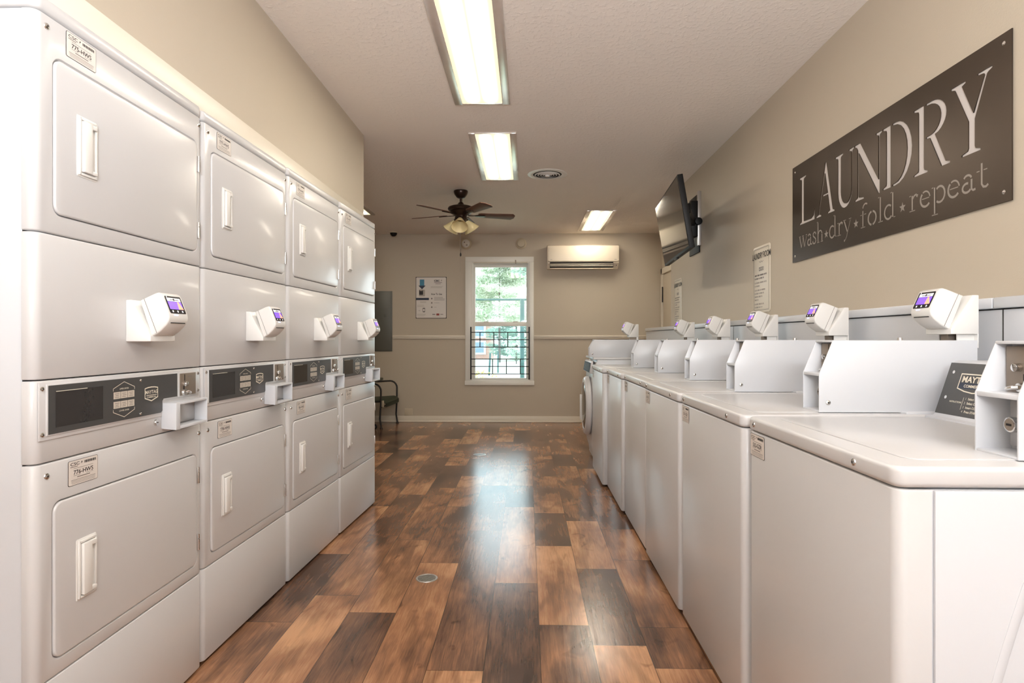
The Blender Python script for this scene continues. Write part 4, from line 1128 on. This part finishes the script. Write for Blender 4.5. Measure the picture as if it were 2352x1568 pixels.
# window guard of flat iron bars
def guard():
    t = empty('window_guard', (-.35, YB-.03, .55), label='black iron window guard across the lower half of the window', category='window guard')
    y = -.012
    for x in (-.388, .381):
        b = MB(); b.box(x-.009, x+.009, y-.012, y+.004, .02, .715, 'iron', bev=.002); b.build('side_rail', t)
    for z in (.643, .545, .447, .290, .192, .094):
        b = MB(); b.box(-.385, .385, y-.006, y+.004, z-.0055, z+.0055, 'iron', bev=.001); b.build('crossbar', t)
    for x, za, zb in ((-.268, .447, .643), (-.085, .447, .643), (.100, .447, .643), (-.102, .094, .290), (.082, .094, .290), (.264, .094, .290)):
        b = MB(); b.box(x-.006, x+.006, y-.005, y+.003, za, zb, 'iron', bev=.001); b.build('upright', t)
guard()

# television on a tilting bracket
def tv():
    yc = 4.44; hw, hh = .497, .272; tilt = math.atan(.078/.47)
    t = empty('television', (1.086, yc, 1.925), label='flat black television tilted on a wall bracket high on the right wall', category='television')
    t.rotation_euler = (0, 0, R(-3.8))
    M = Matrix.Translation((-.035, 0, 0)) @ Matrix.Rotation(tilt, 4, 'Y')
    M = Matrix.Translation((-.040, 0, .0)) @ Matrix.Rotation(-tilt, 4, 'Y')
    hh = .241
    b = MB(); b.box(-.006, .030, -hw, hw, -hh, hh, 'black_plastic', bev=.004, mx=M); b.box(.028, .060, -hw*.72, hw*.9, -hh*.85, hh*.35, 'black_plastic', bev=.012, mx=M); b.build('tv_body', t)
    b = MB(); b.box(-.0075, -.005, -hw+.012, hw-.012, -hh+.018, hh-.012, 'tv_glass', mx=M); b.build('screen', t)
    b = MB(); b.box(-.010, .004, -.05, .05, -hh-.012, -hh+.002, 'black_plastic', bev=.003, mx=M); b.build('sensor_bar', t)
    w = empty('tv_bracket', (XR, yc+.62, 2.05), label='black and silver tilting wall bracket behind the television', category='wall bracket')
    b = MB(); b.box(-.028, 0, -.10, -.07, -.19, .25, 'steel', bev=.002); b.build('mounting_rail', w)
    b = MB(); b.box(-.012, 0, -.068, .22, -.24, .24, 'black_plastic', bev=.002); b.build('wall_plate', w)
    b = MB(); b.box(-.085, -.029, -.11, .03, -.12, .17, 'black_plastic', bev=.006); b.build('pivot_block', w)
    b = MB(); b.prism([(-.285, -.62), (-.225, -.62), (-.205, -.52), (-.05, -.10), (-.08, -.08), (-.25, -.45), (-.285, -.50)], 'z', -.035, .035, 'black_plastic', bev=.006); b.build('arm', w)
    b = MB(); b.cyl((-.030, -.102, .0), (-.030, -.135, .0), .030, .030, 'black_plastic', 18, bev=.003); b.build('tilt_knob', w)
tv()

# enamel notice signs
def notice(y_right, y_left, z0, z1, label):
    """hangs on the right wall; left edge in the picture is the larger y"""
    w, h = y_left-y_right, z1-z0
    b = MB(); b.prism([(y, z) for y, z in rrect(y_right, y_left, z0, z1, .018)], 'x', XR-.004, XR, 'white_trim', bev=.0012, only_caps=True)
    a = Art(b, (XR-.0042, y_left, z0), (0, -1, 0), (0, 0, 1), .0003)
    a.line(rrect(.012, w-.012, .014, h-.014, .012), .0016, 'ink', 2, closed=True); a.line(rrect(.017, w-.017, .019, h-.019, .010), .0008, 'ink_grey', 2, closed=True)
    a.text('LAUNDRY ROOM', w/2, h-.074, .036, 'ink', 'CENTER', bold=.02, sx=.72)
    a.line([(w/2-.03, h-.092), (w/2-.012, h-.100), (w/2, h-.090), (w/2+.012, h-.100), (w/2+.03, h-.092)], .003, 'ink_grey', 2)
    a.poly(rrect(w/2-.036, w/2+.036, h-.150, h-.128, .002), 'ink_grey', 2)
    a.text('NOTICE', w/2, h-.1455, .013, 'white_trim', 'CENTER', bold=.02, l=3)
    rng = random.Random(7); z = h-.170
    for k, ws in enumerate((9, 7, 9, 4, 8, 7, 6, 3, 7, 4)):
        x = .028; tot = 0
        if k in (2, 4, 8): z -= .006
        while tot < ws:
            q = rng.choice((1, 2, 2, 3)); q = min(q, ws-tot)
            a.rect(x, z-.009, x+q*.020-.006, z, 'ink_pale' if k > 1 else 'ink_grey', 2); x += q*.020+.002; tot += q
        z -= .0195
    a.rect(w/2-.02, .030, w/2+.02, .034, 'ink_pale', 2)
    b.build('laundry_notice', label=label, category='sign')
notice(3.56, 3.82, 1.262, 1.662, 'tall white laundry room notice sign between the television and the big steel sign')
notice(5.58, 5.84, 1.262, 1.662, 'smaller-looking laundry room notice at the far end of the right wall, by the door')

# LAUNDRY sign: steel plate with letters cut through it, held off the wall
def arc(cx, cy, rx, ry, a0, a1, n=12): return [(cx+rx*math.cos(R(a0+(a1-a0)*i/n)), cy+ry*math.sin(R(a0+(a1-a0)*i/n))) for i in range(n+1)]
def laundry_sign():
    w, h = 1.455, .497
    yl, z0 = 3.252, 1.503
    GL = [
     [(.118,.24),(.193,.24),(.193,.234),(.170,.228),(.168,.22),(.168,.012),(.245,.010),(.268,.022),(.280,.055),(.286,.055),(.282,0),(.118,0),(.118,.006),(.138,.012),(.140,.02),(.140,.22),(.138,.228),(.118,.234)],
     [(.297,0),(.350,0),(.350,.006),(.330,.011),(.385,.195),(.410,.098),(.365,.098),(.363,.090),(.412,.090),(.431,.012),(.412,.006),(.408,0),(.476,0),(.476,.006),(.460,.011),(.400,.245),(.388,.245),(.320,.011),(.297,.006)],
     [(.481,.24),(.552,.24),(.552,.234),(.534,.228),(.532,.22)]+arc(.576,.072,.044,.060,180,360)+[(.620,.22),(.618,.228),(.600,.234),(.600,.24),(.641,.24),(.641,.234),(.630,.228),(.628,.22)]+arc(.566,.072,.062,.077,360,180)+[(.504,.22),(.501,.228),(.481,.234)],
     [(.646,.24),(.690,.24),(.823,.052),(.823,.22),(.821,.228),(.806,.234),(.806,.24),(.848,.24),(.848,.234),(.834,.228),(.832,.22),(.832,-.004),(.822,-.004),(.678,.200),(.678,.02),(.680,.012),(.718,.006),(.718,0),(.648,0),(.648,.006),(.666,.012),(.669,.02),(.669,.214),(.660,.228),(.646,.234)],
     [(.853,.24),(.905,.24),(.905,0),(.853,0),(.853,.006),(.873,.012),(.876,.02),(.876,.22),(.873,.228),(.853,.234)],
     [(.916,.24)]+arc(.935,.12,.101,.12,90,-90)+[(.916,0),(.916,.007)]+arc(.928,.12,.078,.112,-90,90)+[(.916,.233)],
     [(1.045,.24),(1.102,.24),(1.102,.02),(1.105,.012),(1.122,.006),(1.122,0),(1.045,0),(1.045,.006),(1.068,.012),(1.071,.02),(1.071,.22),(1.068,.228),(1.045,.234)],
     [(1.113,.24)]+arc(1.140,.178,.078,.062,90,-62)+[(1.160,.120),(1.214,.012),(1.235,.006),(1.235,0),(1.192,0),(1.132,.115),(1.113,.117),(1.113,.123)]+arc(1.130,.178,.058,.054,-82,90)+[(1.113,.233)],
     [(1.238,.24),(1.307,.24),(1.307,.234),(1.290,.228),(1.340,.125),(1.386,.225),(1.383,.231),(1.358,.234),(1.358,.24),(1.419,.24),(1.419,.234),(1.404,.229),(1.398,.225),(1.347,.105),(1.347,.02),(1.350,.012),(1.371,.006),(1.371,0),(1.289,0),(1.289,.006),(1.314,.012),(1.318,.02),(1.318,.105),(1.258,.225),(1.254,.230),(1.238,.234)],
    ]
    off = 3.29-yl     # glyph s was measured from y = 3.29
    polys = [[(x-off, 1.686-z0+y) for x, y in g] for g in GL]
    # small lettering as stroke outlines, each stroke its own slot
    U = .0565; by = 1.566-z0
    def stroke(pts, wd):
        pts = [Vector(p) for p in pts]; l = []; r_ = []
        for i, p in enumerate(pts):
            d = (pts[min(i+1, len(pts)-1)]-pts[max(i-1, 0)]).normalized(); q = Vector((-d.y, d.x))*wd/2
            l.append(p+q); r_.append(p-q)
        return [tuple(v) for v in l+r_[::-1]]
    T, t = .13, .055
    G = {
     'w': (1.5, [([(.10, 1), (.42, .03)], T), ([(.47, .1), (.74, .93)], t), ([(.76, .98), (1.06, .03)], T), ([(1.11, .1), (1.38, .95)], t), ([(-.02, 1.04), (.3, 1.04)], t), ([(.6, 1.04), (.9, 1.04)], t), ([(1.25, 1.04), (1.5, 1.04)], t)]),
     'a': (.95, [(arc(.42, .70, .26, .28, 150, 20, 8), .12), ([(.68, .70), (.68, .14), (.78, .05), (.92, .08)], T), (arc(.38, .28, .27, .26, 70, 330, 10), .13)]),
     's': (.8, [([(.62, .78), (.56, .94), (.36, 1.0), (.16, .88), (.18, .68), (.40, .54), (.60, .40), (.64, .20), (.48, .03), (.26, .02), (.12, .12), (.10, .26)], .12)]),
     'h': (1.15, [([(.22, 1.70), (.22, .06)], T), (arc(.56, .62, .32, .34, 165, 10, 8), .11), ([(.88, .62), (.88, .06)], T), ([(.02, 1.70), (.22, 1.75)], t), ([(.05, 0), (.42, 0)], t), ([(.70, 0), (1.06, 0)], t)]),
     'd': (1.15, [(arc(.48, .48, .36, .48, 50, 320, 12), .13), ([(.86, 1.72), (.86, .06)], T), ([(.66, 1.72), (.80, 1.75)], t), ([(.95, .03), (1.10, .03)], t)]),
     'r': (.85, [([(.28, .98), (.28, .06)], T), (arc(.60, .66, .28, .32, 160, 80, 6), .11), (arc(.70, .88, .05, .05, 0, 300, 6), .09), ([(.04, .98), (.18, 1.0)], t), ([(.06, 0), (.52, 0)], t)]),
     'y': (1.05, [([(.12, .97), (.50, .10)], T), ([(.88, .95), (.40, -.28), (.22, -.52)], t), ([(-.02, 1.03), (.32, 1.03)], t), ([(.70, 1.03), (1.0, 1.03)], t), (arc(.14, -.55, .05, .05, 0, 300, 6), .09)]),
     'f': (.75, [([(.32, 1.22), (.32, .06)], T), (arc(.60, 1.34, .28, .36, 170, 50, 7), .11), ([(.04, .94), (.20, .94)], t), ([(.44, .94), (.66, .94)], t), ([(.10, 0), (.56, 0)], t)]),
     'o': (1.08, [(arc(.52, .48, .40, .48, 100, 260, 10), .14), (arc(.52, .48, .40, .48, -80, 80, 10), .14)]),
     'l': (.55, [([(.27, 1.72), (.27, .06)], T), ([(.04, 1.72), (.16, 1.75)], t), ([(.06, 0), (.50, 0)], t)]),
     'e': (.95, [(arc(.48, .50, .36, .46, 8, 120, 8), .10), (arc(.48, .48, .38, .46, 130, 320, 12), .14), ([(.22, .52), (.78, .52)], t)]),
     'p': (1.1, [([(.24, .98), (.24, -.62)], T), (arc(.60, .48, .36, .48, 130, -130, 12), .13), ([(.02, .98), (.14, 1.0)], t), ([(.04, -.68), (.48, -.68)], t)]),
     't': (.75, [([(.34, 1.36), (.34, .22), (.44, .05), (.60, .02), (.72, .12)], .13), ([(.04, .96), (.22, .96)], t), ([(.46, .96), (.68, .96)], t)]),
    }
    small = []
    def word(s_, xa, xb):
        tot = sum(G[c][0] for c in s_); k = (xb-xa)/(tot*U)
        x = xa
        for c in s_:
            for pts, wd in G[c][1]:
                small.append(stroke([(x-off+px*U*k, by+py*U) for px, py in pts], wd*U))
            x += G[c][0]*U*k
    word('wash', .118, .375); word('dry', .425, .625); word('fold', .690, .940); word('repeat', 1.018, 1.405)
    for x in (.401, .659, .981):
        small.append([(x-off+(.020 if i % 2 == 0 else .008)*math.sin(PI*i/5), by+.026+(.020 if i % 2 == 0 else .008)*math.cos(PI*i/5)) for i in range(10)])
    holes = [(.030, .030), (w-.030, .030), (.030, h-.030), (w-.030, h-.030)]
    cv = bpy.data.curves.new('plate', 'CURVE'); cv.dimensions = '2D'; cv.fill_mode = 'BOTH'; cv.extrude = .0018
    def add(p):
        sp = cv.splines.new('POLY'); sp.points.add(len(p)-1)
        for q, (a_, b_) in zip(sp.points, p): q.co = (a_, b_, 0, 1)
        sp.use_cyclic_u = True
    add([(0, 0), (w, 0), (w, h), (0, h)])
    for p in polys: add(p)
    o = bpy.data.objects.new('tmp', cv); col.objects.link(o)
    me = bpy.data.meshes.new_from_object(o.evaluated_get(bpy.context.evaluated_depsgraph_get()))
    bpy.data.objects.remove(o)
    me.name = 'laundry_sign'; me.materials.clear(); me.materials.append(MATS['sign_steel'])
    # local x runs towards the camera (-y), local y is up, face looks to -x
    me.transform(Matrix(((0, 0, -1, XR-.006), (-1, 0, 0, yl), (0, 1, 0, z0), (0, 0, 0, 1))))
    t = bpy.data.objects.new('laundry_sign', me); col.objects.link(t)
    t['label'] = 'large dark steel sign with cut-out LAUNDRY lettering on the right wall'; t['category'] = 'sign'
    for a_, b_ in holes:
        b = MB(); y_, z_ = yl-a_, z0+b_
        b.cyl((XR, y_, z_), (XR-.0082, y_, z_), .004, .004, 'steel', 10)
        b.lathe([(0, .003), (.004, .0022), (.0065, 0)], 'chrome', Matrix.Translation((XR-.0080, y_, z_)) @ Matrix.Rotation(R(-90), 4, 'Y'), 12)
        b.build('screw', t)
    b = MB(); b.box(XR-.0040, XR-.001, yl-w+.004, yl-.004, z0+.004, z0+h-.004, 'letter_pale'); b.build('added_pale_sheet', t)  # pale sheet added so the cut-out letters read as lit
    b = MB(); a = Art(b, (XR-.0078, yl, z0), (0, -1, 0), (0, 0, 1), .0)
    for k, p in enumerate(small):
        n = len(p)
        if n == 10: a.poly(p, 'sign_fine', 1+k % 3)
        else:
            m_ = n//2
            for i in range(m_-1): a.poly([p[i], p[i+1], p[n-2-i], p[n-1-i]], 'sign_fine', 1+k % 3)
    b.build('lettering', t)
laundry_sign()

# floor drains
def drain(x, y, r, label):
    t = empty('floor_drain', (x, y, 0), label=label, category='floor drain', group='round floor drains')
    b = MB(); b.lathe([(r, .0005), (r*.98, .003), (r*.86, .0035), (r*.82, .002)], 'steel', n=36); b.build('rim', t)
    b = MB(); b.lathe([(0, .0008), (r*.84, .0008)], 'gap', n=30); b.build('drain_opening', t)
    b = MB()
    Mr = Matrix.Rotation(R(-55), 4, 'Z')
    for k in range(-3, 4):
        c = k*r*.24; L = math.sqrt(max(0, (r*.85)**2-c*c))
        b.box(c-r*.055, c+r*.055, -L, L, .0010, .0030, 'steel', mx=Mr)
    b.build('grate', t)
drain(-.460, 2.795, .050, 'round steel floor drain in the middle of the near floor')
drain(-.450, 5.80, .062, 'farther round floor drain in the bright window reflection')

# lounge chair and small table past the dryers
def chair():
    t = empty('metal_chair', (-1.95, 7.70, 0), label='low black tubular metal chair with dark green seat by the back wall', category='chair')
    ya, yb = -.26, .27; xf = .19
    for y, xo in ((ya, 0.0), (yb, .085)):
        b = MB(); x = xf+xo-.02
        pts = [(x-.62, y, .50), (x-.45, y, .535), (x-.10, y, .555)]+[(x-.10+.09*math.sin(R(a_)), y, .465+.09*math.cos(R(a_))) for a_ in (15, 35, 55, 75, 90)]+[(x-.012, y, .30), (x-.022, y, .12), (x-.004, y, .012)]
        b.tube(pts, .011, 'iron', 10); b.cyl((x-.004, y, 0), (x-.004, y, .02), .020, .014, 'iron', 12); b.build('arm', t)
        b = MB(); b.tube([(x-.60, y, .52), (x-.66, y, .30), (x-.62, y, .01)], .011, 'iron', 8); b.build('leg', t)
    b = MB(); b.tube([(xf-.03, ya, .262), (xf+.05, yb, .290)], .009, 'iron', 8); b.tube([(xf-.62, ya, .30), (xf-.03, ya, .335)], .010, 'iron', 8); b.tube([(xf-.56, yb, .32), (xf+.05, yb, .34)], .010, 'iron', 8); b.build('seat_frame', t)
    b = MB()
    prof = [(-.60, .29), (-.30, .33), (-.06, .345), (-.02, .335), (.005, .31), (.005, .275), (-.01, .262)]
    for y0_, y1_ in ((ya+.06, yb-.03),):
        vs = []; 
        for q in range(7):
            u = q/6; y = y0_+(y1_-y0_)*u
            for x, z in prof: vs.append((xf+x+.085*(y-ya)/(yb-ya), y, z+.02*u))
        n = len(prof); b.faces(vs, [(q*n+i, q*n+i+1, (q+1)*n+i+1, (q+1)*n+i) for q in range(6) for i in range(n-1)], 'green_strap')
        b.faces([(x, y, z-.012) for x, y, z in vs], [(q*n+i, (q+1)*n+i, (q+1)*n+i+1, q*n+i+1) for q in range(6) for i in range(n-1)], 'green_strap')
    b.build('seat', t)
    b = MB(); b.box(xf+.01-.04, xf+.02-.02, ya+.022, ya+.040, .262, .345, 'beige_plastic', bev=.004); b.build('strap_end', t)
chair()
def side_table():
    t = empty('side_table', (-1.99, 7.22, 0), label='small dark green table on casters, mostly hidden behind the last dryer', category='table')
    b = MB(); b.box(-.26, .235, -.20, .20, .602, .632, 'green_strap', bev=.008); b.build('table_top', t)
    for x, y in ((-.20, -.15), (.13, -.15), (-.20, .15), (.13, .15)):
        b = MB(); b.tube([(x*.8, y, .605), (x*.85, y, .30), (x, y, .09)], .010, 'iron', 8); l = b.build('leg', t)
        b = MB(); b.cyl((x+.005, y-.012, .036), (x+.005, y+.012, .036), .036, .036, 'black_plastic', 20, bev=.004); b.cyl((x+.005, y-.013, .036), (x+.005, y+.013, .036), .018, .018, 'dull_steel', 14); b.build('caster_wheel', l)
side_table()
